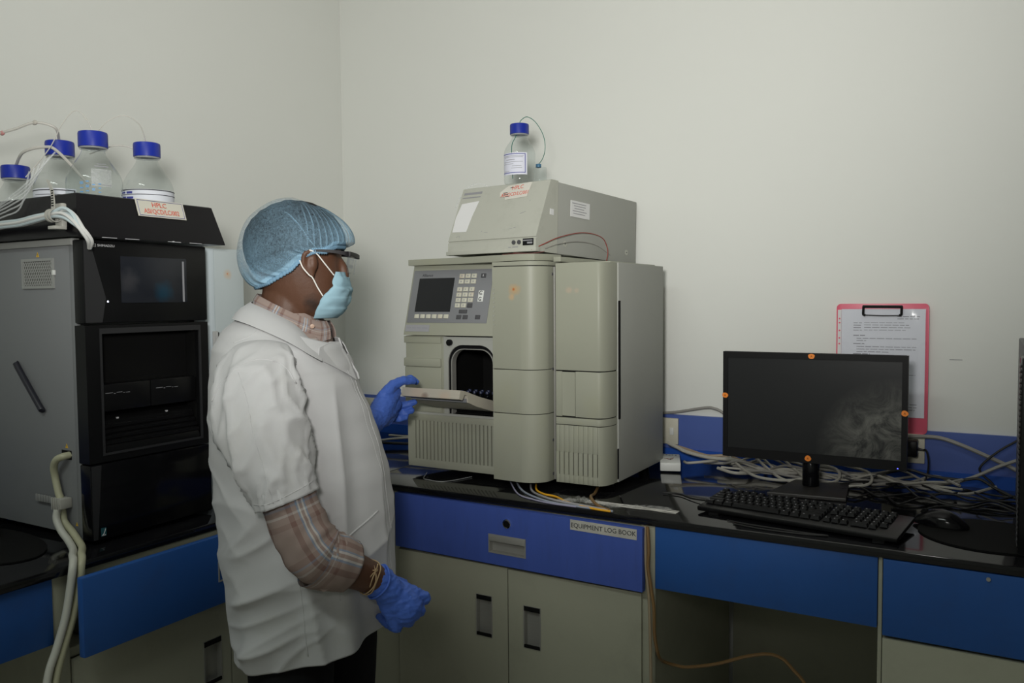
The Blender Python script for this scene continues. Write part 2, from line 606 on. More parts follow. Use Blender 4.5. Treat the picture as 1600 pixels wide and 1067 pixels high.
class Cab:
    """a base cabinet; local x runs along the front, the front faces local -y, z up"""
    def __init__(s, name, label, loc, rz, group=None):
        s.o = thing(name, label, 'cabinet', loc, rz, group)
        s.W = WM[s.o.name]
        s.f = lambda a, b, d: s.W @ V((a, d, b))
    def panel(s, mb, lo, hi, bev=0.0):
        lo, hi = V(lo), V(hi)
        mb.quadbox(s.W @ Matrix.Translation((lo + hi) / 2), hi - lo, bev)
        return mb
    def cup(s, host, x0, x1, z0, z1, d, horizontal=False):
        """recessed metal pull"""
        e = .004
        c = MB()
        holeplate(c, rect(x0 - .001, x1 + .001, z0 - .001, z1 + .001), rect(x0 + e * .6, x1 - e * .6, z0 + e * .6, z1 - e * .6), d - .0015, d + .014, s.f)
        # sloping back plate of the pull
        v = [s.f(*p) for p in ((x0 + .002, z0 + .002, d + .014), (x1 - .002, z0 + .002, d + .014), (x1 - .002, z1 - .002, d + .014), (x0 + .002, z1 - .002, d + .014))]
        c.tri(v)
        pull = c.build('handle', M_steel, host)
        k = MB()
        if horizontal:
            s.panel(k, (x0, d - .003, z1 - (z1 - z0) * .36), (x1, d - .0015, z1), .0005)
            k.build('handle_lip', M_steel, host)
        else:
            s.panel(k, (x0 + .001, d - .002, z1 - .013), (x1 - .001, d + .001, z1), .0004)
            k.build('handle_cap', M_blkm, host)
            k = MB()
            s.panel(k, (x0 + .001, d - .002, z0), (x1 - .001, d + .001, z0 + .009), .0004)
            k.build('handle_cap', M_blkm, host)
    def door(s, x0, x1, z0, z1, d, th, hx=None, hz=None, m=None):
        mb = MB()
        if hx:
            holeplate(mb, rect(x0, x1, z0, z1), rect(hx[0], hx[1], hz[0], hz[1]), d, d + th, s.f)
        else:
            s.panel(mb, (x0, d, z0), (x1, d + th, z1), .0015)
        o = mb.build('door', m or M_cream, s.o)
        if hx:
            s.cup(o, hx[0], hx[1], hz[0], hz[1], d)
        return o

# --- cabinet under the beige instrument: local x = world x, front plane y=1.885
c1 = Cab('base_cabinet', 'cream base cabinet with a lettered blue drawer under the beige instrument', (0, 1.885, 0), 0)
mb = MB()
c1.panel(mb, (-1.475, .004, .10), (-.692, .66, .879))
c1.panel(mb, (-1.475, .05, 0), (-.692, .66, .10))
c1.panel(mb, (-.728, -.006, .10), (-.692, .01, .879), .001)
c1.panel(mb, (-1.604, -.004, .0), (-1.472, .02, .879), .001)
mb.build('carcass', M_cream, c1.o)
c1.door(-1.470, -1.104, .105, .712, -.014, .017, (-1.203, -1.153), (.513, .626))
c1.door(-1.101, -.724, .105, .710, -.014, .017, (-1.054, -1.004), (.508, .620))
# the drawer stands a little open at its right end
dr = MB()
W0 = c1.W
skew = Matrix.Translation((-1.474, 1.866, 0)) @ Matrix.Rotation(math.radians(-1.3), 4, 'Z')
f_d = lambda a, b, d: skew @ V((a, d, b))
wd, dz0, dz1 = .762, .722, .8775
hx0, hx1, hz0, hz1 = .322, .436, .754, .803
holeplate(dr, rect(0, wd, dz0, dz1), rect(hx0, hx1, hz0, hz1), -.002, .016, f_d)
drawer = dr.build('drawer', M_blue, c1.o)
sv = c1.f, c1.W
c1.W = skew
c1.f = f_d
c1.cup(drawer, hx0, hx1, hz0, hz1, -.002, horizontal=True)
c1.f, c1.W = sv
lk = MB()
lk.cyl(f_d(.380, .838, -.006), f_d(.380, .838, 0), .0125, n=28, bev=.001)
lk.build('lock_ring', M_chrome, drawer)
lk = MB()
lk.cyl(f_d(.380, .838, -.0075), f_d(.380, .838, -.005), .0088, n=24)
lk.build('lock_barrel', M_blk, drawer)
lb = MB()
lb.quadbox(skew @ Matrix.Translation((.658, -.0028, .8615)) @ Matrix.Rotation(math.radians(.4), 4, 'Y'), (.180, .001, .026))
M_oldlabel = mat('worn_label', (0.42, 0.41, 0.37), rough=0.7, var=0.15, scale=25, dark=(.25, .25, .2), darkscale=18, darkamt=.5)
lb.build('name_label', M_oldlabel, drawer, label='worn cream label reading EQUIPMENT LOG BOOK')
lt = MB()
lt.text('EQUIPMENT LOG BOOK', frame_mtx(f_d(.658, .8615, -.0036), skew.to_3x3() @ V((1, 0, .006)), (0, 0, 1)), .0165, sx=.98)
lt.build('lettering', M_blkink, drawer)

# --- knee hole
kn = thing('desk_section', 'open knee space with a blue front panel under the keyboard and monitor', 'desk', (-.44, 1.885, 0))
MB().box((-.690, 1.874, .727), (-.195, 1.892, .879), .0015).build('front_panel', M_blue2, kn)
MB().box((-.690, 2.585, .0), (-.1965, 2.597, .86)).build('back_panel', M_cream, kn)

# --- right cabinet
c2 = Cab('base_cabinet', 'cream base cabinet with a plain blue drawer right of the knee space', (0, 1.885, 0), 0)
mb = MB()
c2.panel(mb, (-.194, .004, .10), (.62, .70, .879))
c2.panel(mb, (-.194, .05, 0), (.62, .70, .10))
c2.panel(mb, (-.194, -.006, .10), (-.186, .01, .879), .0008)
mb.build('carcass', M_cream, c2.o)
mb = MB()
c2.panel(mb, (-.184, -.016, .715), (.60, .002, .8785), .0015)
d2 = mb.build('drawer', M_blue2, c2.o)
mb = MB().cyl((.008, 1.866, .867), (.008, 1.874, .867), .004, n=14)
mb.build('lock', M_steel, d2)
c2.door(-.184, .205, .105, .708, -.014, .017)
c2.door(.208, .60, .105, .708, -.014, .017)

# --- left cabinet (front faces +x): local x = world y
c3 = Cab('base_cabinet', 'cream base cabinet with a blue drawer under the black instrument, behind the person', (-1.628, 0, 0), PI / 2)
mb = MB()
c3.panel(mb, (.946, .30, .10), (1.862, .68, .879))
c3.panel(mb, (.946, .05, 0), (1.862, .68, .10))
c3.panel(mb, (.943, -.010, .10), (.976, .30, .879), .001)
c3.panel(mb, (.976, -.010, .862), (1.862, .02, .879), .001)
c3.panel(mb, (1.70, -.010, .10), (1.862, .30, .862), .001)
c3.panel(mb, (.976, -.001, .70), (1.70, .30, .72), .001)
mb.build('carcass', M_cream, c3.o)
c3.door(.979, 1.379, .105, .698, -.018, .016, (1.298, 1.350), (.508, .617))
c3.door(1.382, 1.70, .105, .698, -.018, .016, (1.431, 1.483), (.498, .606))
mb = MB()
c3.panel(mb, (.970, -.069, .716), (1.69, -.051, .880), .003)
d3 = mb.build('drawer', M_blue2, c3.o)
mb = MB()
c3.panel(mb, (1.03, -.05, .725), (1.66, .28, .855), .001)
mb.build('drawer_box', M_cream, d3)
c3.cup(d3, 1.305, 1.42, .772, .819, -.0695, horizontal=True)

# --- far left knee panel
kn = thing('desk_section', 'blue panelled desk section at the lower left corner, left of the white hoses', 'desk', (-1.61, .66, 0))
MB().box((-1.632, .30, .745), (-1.614, .942, .879), .0015).build('front_panel', M_blue2, kn)
MB().box((-2.28, .30, 0), (-2.27, .944, .86)).build('back_panel', M_cream, kn)
# ------------------------------------------------------------------ beige separations instrument
M_stained = mat('instrument_beige_stained', (0.315, 0.32, 0.258), rough=0.42, var=0.03, scale=5, spec=0.3,
                stains=(((-1.137, 1.976, 1.457), .021, (.50, .31, .14), .7), ((-1.139, 1.976, 1.458), .0058, (.42, .12, .03), 1.0), ((-1.145, 1.976, 1.437), .012, (.60, .36, .17), .45)))
M_stained2 = mat('instrument_beige_pink', (0.315, 0.32, 0.258), rough=0.42, var=0.03, scale=5, spec=0.3,
                 stains=(((-.995, 2.03, 1.455), .012, (.48, .36, .27), .5), ((-.972, 2.03, 1.453), .010, (.48, .36, .27), .45)))
H = thing('separations_instrument', 'large beige chromatography instrument with a keypad and small screen on the bench', 'instrument', (-1.22, 2.25, .90))
mb = MB()
mb.box((-1.232, 2.105, .922), (-.905, 2.46, 1.534), .003)          # right block
mb.box((-1.557, 2.27, .922), (-1.232, 2.46, 1.536), .003)          # back left
mb.box((-1.557, 2.095, 1.325), (-1.232, 2.27, 1.536), .002)
mb.box((-1.557, 2.055, .922), (-1.232, 2.27, 1.088), .002)
mb.box((-1.557, 2.034, 1.088), (-1.424, 2.27, 1.322), .002)        # left of the bay
mb.box((-1.562, 2.031, 1.300), (-1.424, 2.06, 1.320), .0015)
mb.box((-1.562, 2.028, 1.228), (-1.424, 2.06, 1.254), .003)
mb.box((-1.560, 2.032, 1.091), (-1.424, 2.06, 1.2265), .0012)
mb.box((-1.426, 2.036, 1.089), (-1.4125, 2.07, 1.3215), .0005)
mb.build('chassis', M_inst, H)
MB().box((-.9049, 2.104, .922), (-.880, 2.46, 1.529), .002).build('side_panel', M_instg, H)
mb = MB()
for x in (-1.42, -.93):
    for y in (2.14, 2.42):
        mb = MB()
        mb.cyl((x, y, .9), (x, y, .923), .017, n=16)
        mb.build('foot', M_blk, H)

# sample bay
f_y = lambda a, b, d: V((a, d, b))
ax0, ax1, az0, az1, rr_ = -1.3975, -1.2335, 1.09, 1.297, .052
def arch(x0, x1, z0, z1, r, n=8):
    return [(x0, z0), (x1, z0)] + arc(x1 - r, z1 - r, r, 0, 90, n) + arc(x0 + r, z1 - r, r, 90, 180, n)
def arch_out(x0, x1, z0, z1, n=8):
    a = [(x0, z0), (x1, z0)]
    for i in range(n + 1):
        t = i / n
        a.append((x1, z0 + (z1 - z0) * (.5 + t)) if t < .5 else (x1 - (x1 - x0) * (t - .5), z1))
    for i in range(n + 1):
        t = i / n
        a.append(((x0 + x1) / 2 - (x1 - x0) * t, z1) if t < .5 else (x0, z1 - (z1 - z0) * (t - .5)))
    return a
mb = MB()
holeplate(mb, arch_out(-1.413, -1.2305, 1.089, 1.3205), arch(ax0, ax1, az0, az1, rr_), 2.031, 2.046, f_y)
mb.sharp = 30
mb.build('bay_frame', M_instg, H)
mb = MB()
holeplate(mb, arch(ax0, ax1 + .002, az0, az1, rr_), arch(ax0 + .009, ax1 - .006, az0, az1 - .011, rr_ - .008), 2.036, 2.05, f_y)
mb.build('gasket', M_blk, H)
mb = MB()
holeplate(mb, arch(ax0 + .009, ax1 - .006, az0, az1 - .011, rr_ - .008), arch(ax0 + .0125, ax1 - .009, az0, az1 - .0135, rr_ - .010), 2.033, 2.055, f_y)
mb.build('inner_rim', M_steel, H)
mb = MB()
bx = [((-1.4205, 2.05, 1.089), (-1.4195, 2.268, 1.324)), ((-1.2335, 2.05, 1.089), (-1.2325, 2.268, 1.324)), ((-1.42, 2.262, 1.089), (-1.233, 2.268, 1.324)),
      ((-1.42, 2.05, 1.3195), (-1.233, 2.268, 1.3240)), ((-1.42, 2.05, 1.0885), (-1.233, 2.268, 1.093))]
for a, b in bx:
    mb.box(a, b)
mb.build('bay_liner', M_blkm, H)
mb = MB()
mb.cyl((-1.3895, 2.022, 1.3035), (-1.3895, 2.034, 1.3035), .0095, n=20, bev=.001)
mb.build('latch_knob', M_blk, H)
mb = MB()
mb.box((-1.40, 2.06, 1.0935), (-1.2345, 2.22, 1.118), .001)
mb.build('vial_tray', M_blk, H)

# control panel: a wedge leaning forward at its foot
px0, px1 = -1.5565, -1.2345
T0, T1 = V((0, 2.082, 1.5365)), V((0, 2.0215, 1.3245))
dn = (T1 - T0).normalized()
nrm = V((0, dn.z, -dn.y))
if nrm.y > 0:
    nrm = -nrm
mb = MB()
mb.prism([(2.094, 1.537), (T0.y, T0.z), (T1.y, T1.z), (2.094, 1.3245)], px0, px1, axis='X', bev=.002)
cp = mb.build('control_panel', M_inst, H)
def P(x, s, h=0.0):
    q = T0 + dn * s + nrm * h
    return V((x, q.y, q.z))
def plate(x0, x1, s0, s1, h0, h1, bev=0.0):
    c = (P(x0, s0, h0) + P(x1, s1, h1)) / 2
    m = frame_mtx(c, (1, 0, 0), -dn)
    return MB().quadbox(m, (x1 - x0, s1 - s0, h1 - h0), bev)
MPX = lambda x, s, h: frame_mtx(P(x, s, h), (1, 0, 0), -dn)
plate(-1.5505, -1.262, .0165, .182, -.001, .0015, .0004).build('keypad_plate', M_panelgrey, cp)
plate(-1.5255, -1.3955, .042, .148, .0005, .0025).build('display', M_screen, cp)
mb = MB()
mb.text('Alliance', MPX(-1.497, .0325, .0017), .0125, .0002)
mb.build('lettering', M_blkink, cp)
def key(x, s, wx, ws, m, mark=True):
    k = plate(x - wx / 2, x + wx / 2, s - ws / 2, s + ws / 2, .001, .0045, .0009).build('key', m, cp)
    return k
marks = MB()
for r in range(2):
    for c in range(3):
        x, s = -1.369 + c * .0215, .0375 + r * .0175
        key(x, s, .0175, .0135, M_keyw)
        marks.quadbox(MPX(x, s, .0046), (.004, .004, .0003))
for r in range(4):
    for c in range(3):
        x, s = -1.3705 + c * .0215, .079 + r * .0165
        key(x, s, .0175, .0135, M_keyd if (r == 3 and c == 2) else M_keyw)
        if not (r == 3 and c == 2):
            marks.quadbox(MPX(x, s, .0046), (.0025, .005, .0003))
marks.build('key_marks', M_greyink, cp)
key(-1.348, .147, .028, .011, M_keyd)
for x in (-1.3605, -1.3375, -1.294):
    key(x, .164, .0165, .0125, M_keyd)
key(-1.2935, .0375, .016, .013, M_keyd)
for i in range(6):
    key(-1.514 + i * .0217, .1625, .0165, .0125, M_keyw)
plate(-1.3025, -1.2845, .083, .117, .001, .003, .0004).build('indicator_label', M_white, cp)
mb = MB()
for s in (.0905, .109):
    pts = [P(-1.2935 + .0052 * math.cos(a), s + .0052 * math.sin(a), .0033) for a in [math.radians(30 + 24 * i) for i in range(13)]]
    mb.tube(pts, .0009, n=6, sub=2)
    mb.quadbox(MPX(-1.2935, s + .002, .0032), (.003, .003, .0004))
mb.build('indicator_symbols', M_blkink, cp)
mb = MB().quadbox(MPX(-1.2935, .0375, .0047), (.0022, .006, .0004))
mb.build('help_mark', M_wht, cp)
plate(-1.5515, -1.4625, .189, .2095, .0, .001).build('model_plate', mat('plate_lilac', (.30, .30, .32), rough=.5), cp)
mb = MB()
for (a, b) in ((-1.547, -1.53), (-1.526, -1.512), (-1.508, -1.495), (-1.49, -1.47)):
    mb.quadbox(MPX((a + b) / 2, .198, .0012), (b - a, .004, .0002))
mb.build('model_marks', M_greyink, cp)

# lid
mb = MB()
mb.prism([(-1.567, 2.066), (-1.44, 2.054), (-1.30, 2.03), (-1.21, 2.005), (-1.13, 1.985), (-1.085, 2.0), (-1.062, 2.04), (-1.0585, 2.11), (-1.567, 2.11)], 1.537, 1.5555, bev=.0015)
mb.build('lid', M_inst, H)
mb = MB().box((-1.058, 2.06, 1.5345), (-1.035, 2.45, 1.548), .001)
mb.build('lid_step', M_inst, H)

# centre pump column with a rounded right shoulder
plan = [(-1.2085, 1.978)] + [(-1.12, 1.976)] + arc(-1.115, 2.036, .060, -90, -6, 10) + [(-1.0535, 2.104), (-1.2085, 2.104)]
def col(name, pl, z0, z1, m):
    mb = MB().prism(pl, z0, z1, bev=.0012)
    mb.sharp = 30
    return mb.build(name, m, H)
col('column_cap', plan, 1.5235, 1.5345, M_inst)
col('upper_door', plan, 1.2365, 1.521, M_stained)
col('middle_door', plan, 1.1135, 1.2345, M_inst)
col('lower_door', plan, .922, 1.1115, M_inst)
inner = [(a + (.003 if a < -1.15 else -.003), b + .003) for a, b in plan]
col('column_core', inner, .925, 1.53, M_gap)
mb = MB()
for k in range(9):
    mb.cyl((-1.2035, 1.9765, 1.360 + k * .0125), (-1.2035, 1.9785, 1.360 + k * .0125), .0022, n=8)
mb.build('dimples', M_instg, H)
MB().box((-1.0515, 2.046, .924), (-1.0465, 2.10, 1.52), .001).build('trim_strip', M_steel, H)
MB().box((-1.0462, 2.053, .924), (-1.0375, 2.104, 1.527)).build('column_joint', M_gap, H)
for z in (1.50, 1.235, 1.035, .94):
    mb = MB()
    mb.cyl((-1.056, 2.044, z), (-1.056, 2.052, z), .004, n=10)
    mb.build('screw', M_keyd, H)

# right column with the oven door
ell = [(-.912 + .0275 * math.cos(math.radians(q)), 2.098 + .068 * math.sin(math.radians(q))) for q in range(-90, -4, 8)]
planR = [(-1.0365, 2.031), (-.912, 2.030)] + ell[1:] + [(-.8845, 2.106), (-1.0365, 2.106)]
col('oven_door', planR, 1.2345, 1.5285, M_stained2)
col('column_band', planR, 1.0845, 1.1035, M_inst)
col('column_core', [(a + (.003 if a < -1 else -.003), b + .006) for a, b in planR], .925, 1.525, M_gap)
planRd = [(-.9765, 2.0305), (-.912, 2.030)] + ell[1:] + [(-.8845, 2.106), (-.9765, 2.106)]
col('middle_panel', planRd, 1.1065, 1.2315, M_inst)
col('middle_frame', [(-1.0365, 2.031), (-1.0185, 2.031), (-1.0185, 2.106), (-1.0365, 2.106)], 1.1065, 1.2315, M_inst)
mb = MB()
mb.prism([(-1.0185, 2.0325), (-1.012, 2.0338), (-.9785, 2.0318), (-.9785, 2.10), (-1.0185, 2.10)], 1.1085, 1.2295, bev=.001)
mb.build('grip_recess', M_inst, H)
vent = MB()
z0, z1 = .922, 1.0825
xs = [-1.026 + .01435 * k for k in range(9)]
e = .0014
edges = [-1.0365] + [v for x in xs for v in (x - e, x + e)] + [-.9072]
for i in range(0, len(edges), 2):
    vent.box((edges[i], 2.030, .945), (edges[i + 1], 2.05, 1.008))
    vent.box((edges[i] + (0 if i == 0 else -e * .80), 2.0305, 1.008), (edges[i + 1] + (e * .80 if i < len(edges) - 2 else 0), 2.05, z1), .0006)
    vent.box((edges[i] + (0 if i == 0 else -e * .80), 2.0305, z0), (edges[i + 1] + (e * .80 if i < len(edges) - 2 else 0), 2.05, .945), .0006)
vent.prism([(-.9073, 2.0305)] + ell[2:] + [(-.8845, 2.106), (-.9073, 2.106)], z0, z1)
vent.sharp = 30
vent.build('vent_panel', M_inst, H)
MB().box((-.8815, 2.104, 1.0975), (-.8785, 2.1135, 1.4245)).build('hinge_strip', M_blkm, H)
MB().box((-.8815, 2.097, .932), (-.8795, 2.103, 1.016)).build('side_slot', M_blkm, H)

# grille under the sample bay
MB().box((-1.543, 2.034, .925), (-1.236, 2.056, 1.082)).build('grille_backing', M_gap, H)
mb = MB()
mb.box((-1.5465, 2.026, .922), (-1.2095, 2.04, .9455), .001)
mb.box((-1.5465, 2.026, 1.0635), (-1.2095, 2.04, 1.083), .001)
n_s = 22
for k in range(n_s + 1):
    a = -1.5465 if k == 0 else -1.5168 + (k - 1) * .01362 + .0021
    b = -1.5168 + k * .01362 - .0021
    mb.box((a, 2.026, .945), (min(b, -1.2095), 2.04, 1.064))
mb.build('vent_grille', M_inst, H)
MB().box((-1.553, 2.03, 1.083), (-1.2095, 2.05, 1.0895)).build('grille_ledge', M_instg, H)

# sample door, tipped down and held open by the person
hy, hz = 2.028, 1.106
A = math.atan2(1.166 - 1.112, 2.028 - 1.845)
yv, zv = V((0, -math.cos(A), math.sin(A))), V((0, math.sin(A), math.cos(A)))
DX0, DX1 = -1.432, -1.236
def D(x, l, t):
    return V((x, hy, hz)) + yv * l + zv * t
mb = MB()
prof = [(0, .0), (.0, .03), (.09, .027), (.165, .0285), (.19, .0265), (.19, 0.002), (.174, 0.002), (.166, .019), (.152, .019), (.143, .001), (.10, -.002)]
rA = [D(DX0, l, t) for l, t in prof]
rB = [D(DX1, l, t) for l, t in prof]
mb.rings([rA, rB])
mb.build('sample_door', mat('door_handled', (0.44, 0.41, 0.345), rough=0.45, var=0.04, spec=.3, stains=(((-1.352, 1.845, 1.165), .014, (.17, .13, .11), .8), ((-1.38, 1.845, 1.165), .04, (.50, .36, .27), .35), ((-1.285, 1.845, 1.165), .025, (.50, .36, .27), .4))), H)
mb = MB()
mb.rings([[D(DX0 + .004, .012, -.0005), D(DX0 + .004, .148, .0005), D(DX0 + .004, .148, .012), D(DX0 + .004, .012, .012)],
          [D(DX1 - .004, .012, -.0005), D(DX1 - .004, .148, .0005), D(DX1 - .004, .148, .012), D(DX1 - .004, .012, .012)]])
mb.build('door_underside', M_panelgrey, H)

# vials in the bay
M_vial = glass_mat('vial_glass', (.75, .8, .9))
vroot = None
k = 0
for r in range(2):
    for c in range(7):
        x, y = -1.385 + c * .0225 + r * .006, 2.085 + r * .035
        if vroot is None:
            vroot = thing('sample_vial', 'small clear glass vial standing in the dark sample bay', 'vial', (x, y, 1.118), 0, 'vials in the sample bay')
            mb = MB().lathe([(.0055, 1.1181), (.0057, 1.119), (.0057, 1.144), (.0042, 1.147), (.0042, 1.1485)], (x, y, 0), n=12)
            mb.build('vial_body', M_vial, vroot)
            MB().lathe([(.0052, 1.1486), (.0054, 1.1486), (.0054, 1.155), (.0048, 1.156)], (x, y, 0), n=12).build('vial_cap', mat('vial_cap', (.02, .025, .06), rough=.4), vroot)
        else:
            dup(vroot, (x, y, 1.118))
# ------------------------------------------------------------------ grey module on top of the beige instrument
UB = Matrix.Translation((-1.099, 2.033, 1.5645)) @ Matrix.Rotation(math.radians(-8), 4, 'Z') @ Matrix.Rotation(math.radians(-2.3), 4, 'X')
U = lambda u, v, z: UB @ V((u, v, z))
um = thing('detector_module', 'scuffed grey detector box stacked on top of the beige instrument', 'instrument', U(-.165, .28, 0))
w_ = .331
mb = MB()
pr = [(0, .001), (0, .0365), (.0035, .0375), (.0035, .0405), (0, .0418), (.0665, .2085), (.072, .2105), (.1045, .2105), (.1045, .001)]
mb.rings([[U(-w_, a, b) for a, b in pr], [U(0, a, b) for a, b in pr]])
mb.build('front_bezel', M_inst2, um)
mb = MB()
mb.quadbox(UB @ Matrix.Translation((-w_ / 2, .3345, .1045)), (w_ - .004, .453, .207), .002)
mb.build('housing', M_instg, um)
mb = MB()
mb.quadbox(UB @ Matrix.Translation((-w_ / 2 - .001, .006, .0055)), (w_ + .008, .020, .011), .001)
mb.build('bottom_lip', M_inst2, um)
for u in (-.29, -.05):
    for v in (.10, .50):
        q = U(u, v, 0)
        mb = MB().cyl((q.x, q.y, 1.5362), U(u, v, .004), .012, n=14)
        mb.build('foot', M_blk, um)
sl = math.hypot(.0665, .1667)
sv_, sz_ = .0665 / sl, .1667 / sl
def S_(u, s, h=0.0):      # s measured down from the top edge of the sloped face
    return U(u, .0665 - sv_ * s - sz_ * h, .2085 - sz_ * s + sv_ * h)
XU, YU = UB.to_3x3() @ V((1, 0, 0)), UB.to_3x3() @ V((0, sv_, sz_))
SM = lambda u, s, h, r=0.0: frame_mtx(S_(u, s, h), XU, YU) @ Matrix.Rotation(r, 4, 'Z')
# torn white note at the left
mb = MB()
pts = [(-.318, .052), (-.251, .047), (-.262, .10), (-.268, .150), (-.324, .149), (-.327, .10)]
mb.rings([[S_(u, s, .0004) for u, s in pts], [S_(u, s, .0012) for u, s in pts]])
mb.build('paper_note', M_paper, um, label='blank white paper note taped at the left')
# torn tag
mb = MB()
pts = [(-.064, .001), (-.071, .048), (-.150, .052), (-.153, .043), (-.172, .040), (-.176, .026), (-.163, .015), (-.150, .006), (-.10, .003)]
mb.rings([[S_(u, s, .0006) for u, s in pts], [S_(u, s, .0014) for u, s in pts]])
tg = mb.build('tag_label', mat('tag_paper', (.62, .60, .54), rough=.8, var=.06, scale=20), um, label='torn white tag with red lettering at the top edge')
mb = MB()
mb.text('HPLC', SM(-.113, .0145, .0016, .04), .0175)
mb.text('ASI/QCD/LC/001', SM(-.118, .0355, .0016, .04), .0165, sx=.86)
mb.build('lettering', M_redink, tg)
mb = MB()
for (u, s, l) in ((-.155, .029, .016), (-.152, .035, .02), (-.135, .013, .01), (-.145, .042, .012)):
    mb.quadbox(SM(u, s, .0018, .1), (l, .0022, .0003))
mb.build('ink_marks', M_blkink, tg)
mb = MB()
mb.quadbox(SM(-.285, .0175, .0004), (.072, .0075, .0004))
mb.quadbox(SM(-.287, .0315, .0004), (.072, .0035, .0004))
mb.build('printed_strip', M_greyink, um)
mb = MB()
for (u, s, l, r) in ((-.07, .10, .02, .3), (-.10, .150, .012, .2), (-.085, .147, .008, .2), (-.19, .156, .014, -.05), (-.207, .152, .003, 1.2), (-.055, .062, .004, .9), (-.30, .165, .007, .8), (-.292, .164, .007, -.8)):
    mb.quadbox(SM(u, s, .0003, r), (l, .0012, .0003))
mb.build('scuff_marks', M_greyink, um)
FM = lambda u, z, v=-.0005: frame_mtx(U(u, v, z), XU, UB.to_3x3() @ V((0, 0, 1)))
for u in (-.0775, -.0585):
    mb = MB()
    c, n = U(u, 0, .0275), UB.to_3x3() @ V((0, -1, 0))
    mb.cyl(c - n * .002, c + n * .003, .0062, n=18)
    mb.build('connector', M_keyd, um)
MB().quadbox(FM(-.0265, .0272), (.037, .019, .002)).build('power_switch', M_blk, um)
mb = MB()
mb.quadbox(FM(-.027, .0315, -.0018), (.033, .003, .0006))
mb.quadbox(FM(-.020, .0245, -.0018), (.018, .005, .0006))
mb.build('switch_marks', M_greyink, um)
mb = MB()
for u, l in ((-.093, .009), (-.073, .02)):
    mb.quadbox(FM(u, .0085 + .006, -.0004), (l, .0022, .0006))
mb.build('printed_marks', M_greyink, um)
YY, ZZ = UB.to_3x3() @ V((0, 1, 0)), UB.to_3x3() @ V((0, 0, 1))
RM = lambda v, z, u=.0005: frame_mtx(U(u, v, z), YY, ZZ)
MB().quadbox(RM(.0735, .118), (.018, .017, .001)).build('white_sticker', M_paper, um)
MB().quadbox(RM(.222, .1405, -.0006), (.102, .048, .0016)).build('certificate_label', M_paper, um)
mb = MB()
for i in range(5):
    mb.quadbox(RM(.215 + .003 * (i % 2), .157 - i * .0075, .0006), (.075 - .012 * (i % 3), .0018, .0005))
mb.build('label_lines', M_greyink, um)
for v, z in ((.146, .033), (.50, .036)):
    mb = MB()
    c = U(-.002, v, z)
    mb.cyl(c, c + XU * .0012, .009, n=18)
    hd = mb.build('screw_cover', M_inst2, um)
    mb = MB().quadbox(RM(v, z, -.0005), (.006, .0025, .001))
    mb.build('screw_slot', M_keyd, hd)

# ------------------------------------------------------------------ black liquid chromatograph on the left bench
FX, Y0, Y1 = -1.680, 1.072, 1.393
lm = thing('chromatograph', 'tall black-fronted chromatograph with grey side panel on the left bench', 'instrument', (-1.95, 1.23, .90))
mb = MB()
mb.box((-2.20, Y0 + .006, .915), (-1.738, Y1, 1.568), .002)
mb.box((-1.7385, Y0 + .006, .915), (-1.718, Y0 + .014, 1.568), .0005)
mb.box((-1.7385, Y1 - .01, .915), (-1.718, Y1, 1.568), .0005)
mb.build('cabinet_body', M_sidegrey, lm)
mb = MB()
mb.prism([(-2.20, 1.555), (-1.7195, 1.5555), (-1.7195, 1.5705), (-2.20, 1.5705)], Y0 - .001, Y0 + .02, axis='Y', bev=.002)
mb.build('side_rail', mat('rail_grey', (.30, .305, .29), rough=.5), lm)
mb = MB()
mb.prism([(-2.20, .9165), (-1.805, .9165), (-1.790, .9068), (-1.7195, .9068), (-1.7195, .93), (-2.2, .93)], Y0 + .0065, Y0 + .02, axis='Y')
mb.build('side_skirt', M_sidegrey, lm)
mb = MB()
for x in (-2.15, -1.76):
    for y in (Y0 + .05, Y1 - .05):
        mb = MB()
        mb.cyl((x, y, .9), (x, y, .917), .02, n=14)
        mb.build('foot', M_blk, lm)
f_x = lambda a, b, d: V((d, a, b))
mb = MB()
holeplate(mb, rect(Y0, Y1, 1.0795, 1.381), rect(1.104, 1.370, 1.094, 1.374), FX, FX - .037, f_x)
mb.build('middle_frame', M_blk, lm)
mb = MB()
holeplate(mb, rect(1.104, 1.370, 1.094, 1.374), rect(1.109, 1.365, 1.099, 1.362), FX + .002, FX - .002, f_x)
mb.build('recess_bezel', mat('charcoal', (.022, .022, .024), rough=.5), lm)
mb = MB()
mb.box((-1.7365, 1.10, 1.09), (-1.735, 1.372, 1.376))
for a, b in (((-1.735, 1.103, 1.093), (-1.7, 1.1045, 1.375)), ((-1.735, 1.3695, 1.093), (-1.7, 1.371, 1.375))):
    mb.box(a, b)
mb.build('recess_back', M_blkm, lm)
mb = MB()
mb.box((FX - .036, Y0, 1.3855), (FX, Y1, 1.566), .0025)
mb.build('display_block', M_blk, lm)
mb = MB()
mb.prism([(1.074, 1.387), (1.112, 1.387), (1.122, 1.44), (1.088, 1.564), (1.074, 1.564)], FX, FX + .0015, axis='X')
mb.build('display_side', mat('charcoal', (.02, .02, .022)), lm)
MB().box((FX - .001, 1.160, 1.4295), (FX + .0015, 1.334, 1.5335), .0005).build('display_screen', mat('lcd_dark', (.016, .018, .024), rough=.22, spec=.4, stains=(((FX, 1.27, 1.455), .03, (.01, .05, .085), .7), ((FX, 1.18, 1.48), .03, (.05, .05, .055), .7))), lm)
MB().box((FX, 1.3215, 1.431), (FX + .002, 1.3265, 1.527)).build('screen_edge', M_greyink, lm)
mb = MB().ball((FX + .0005, 1.127, 1.4325), (.001, .0022, .0022), n=10)
mb.build('power_light', mat('led_white', (.8, .8, .9), emit=(.75, .8, 1.0), estr=1.6), lm)
mb = MB()
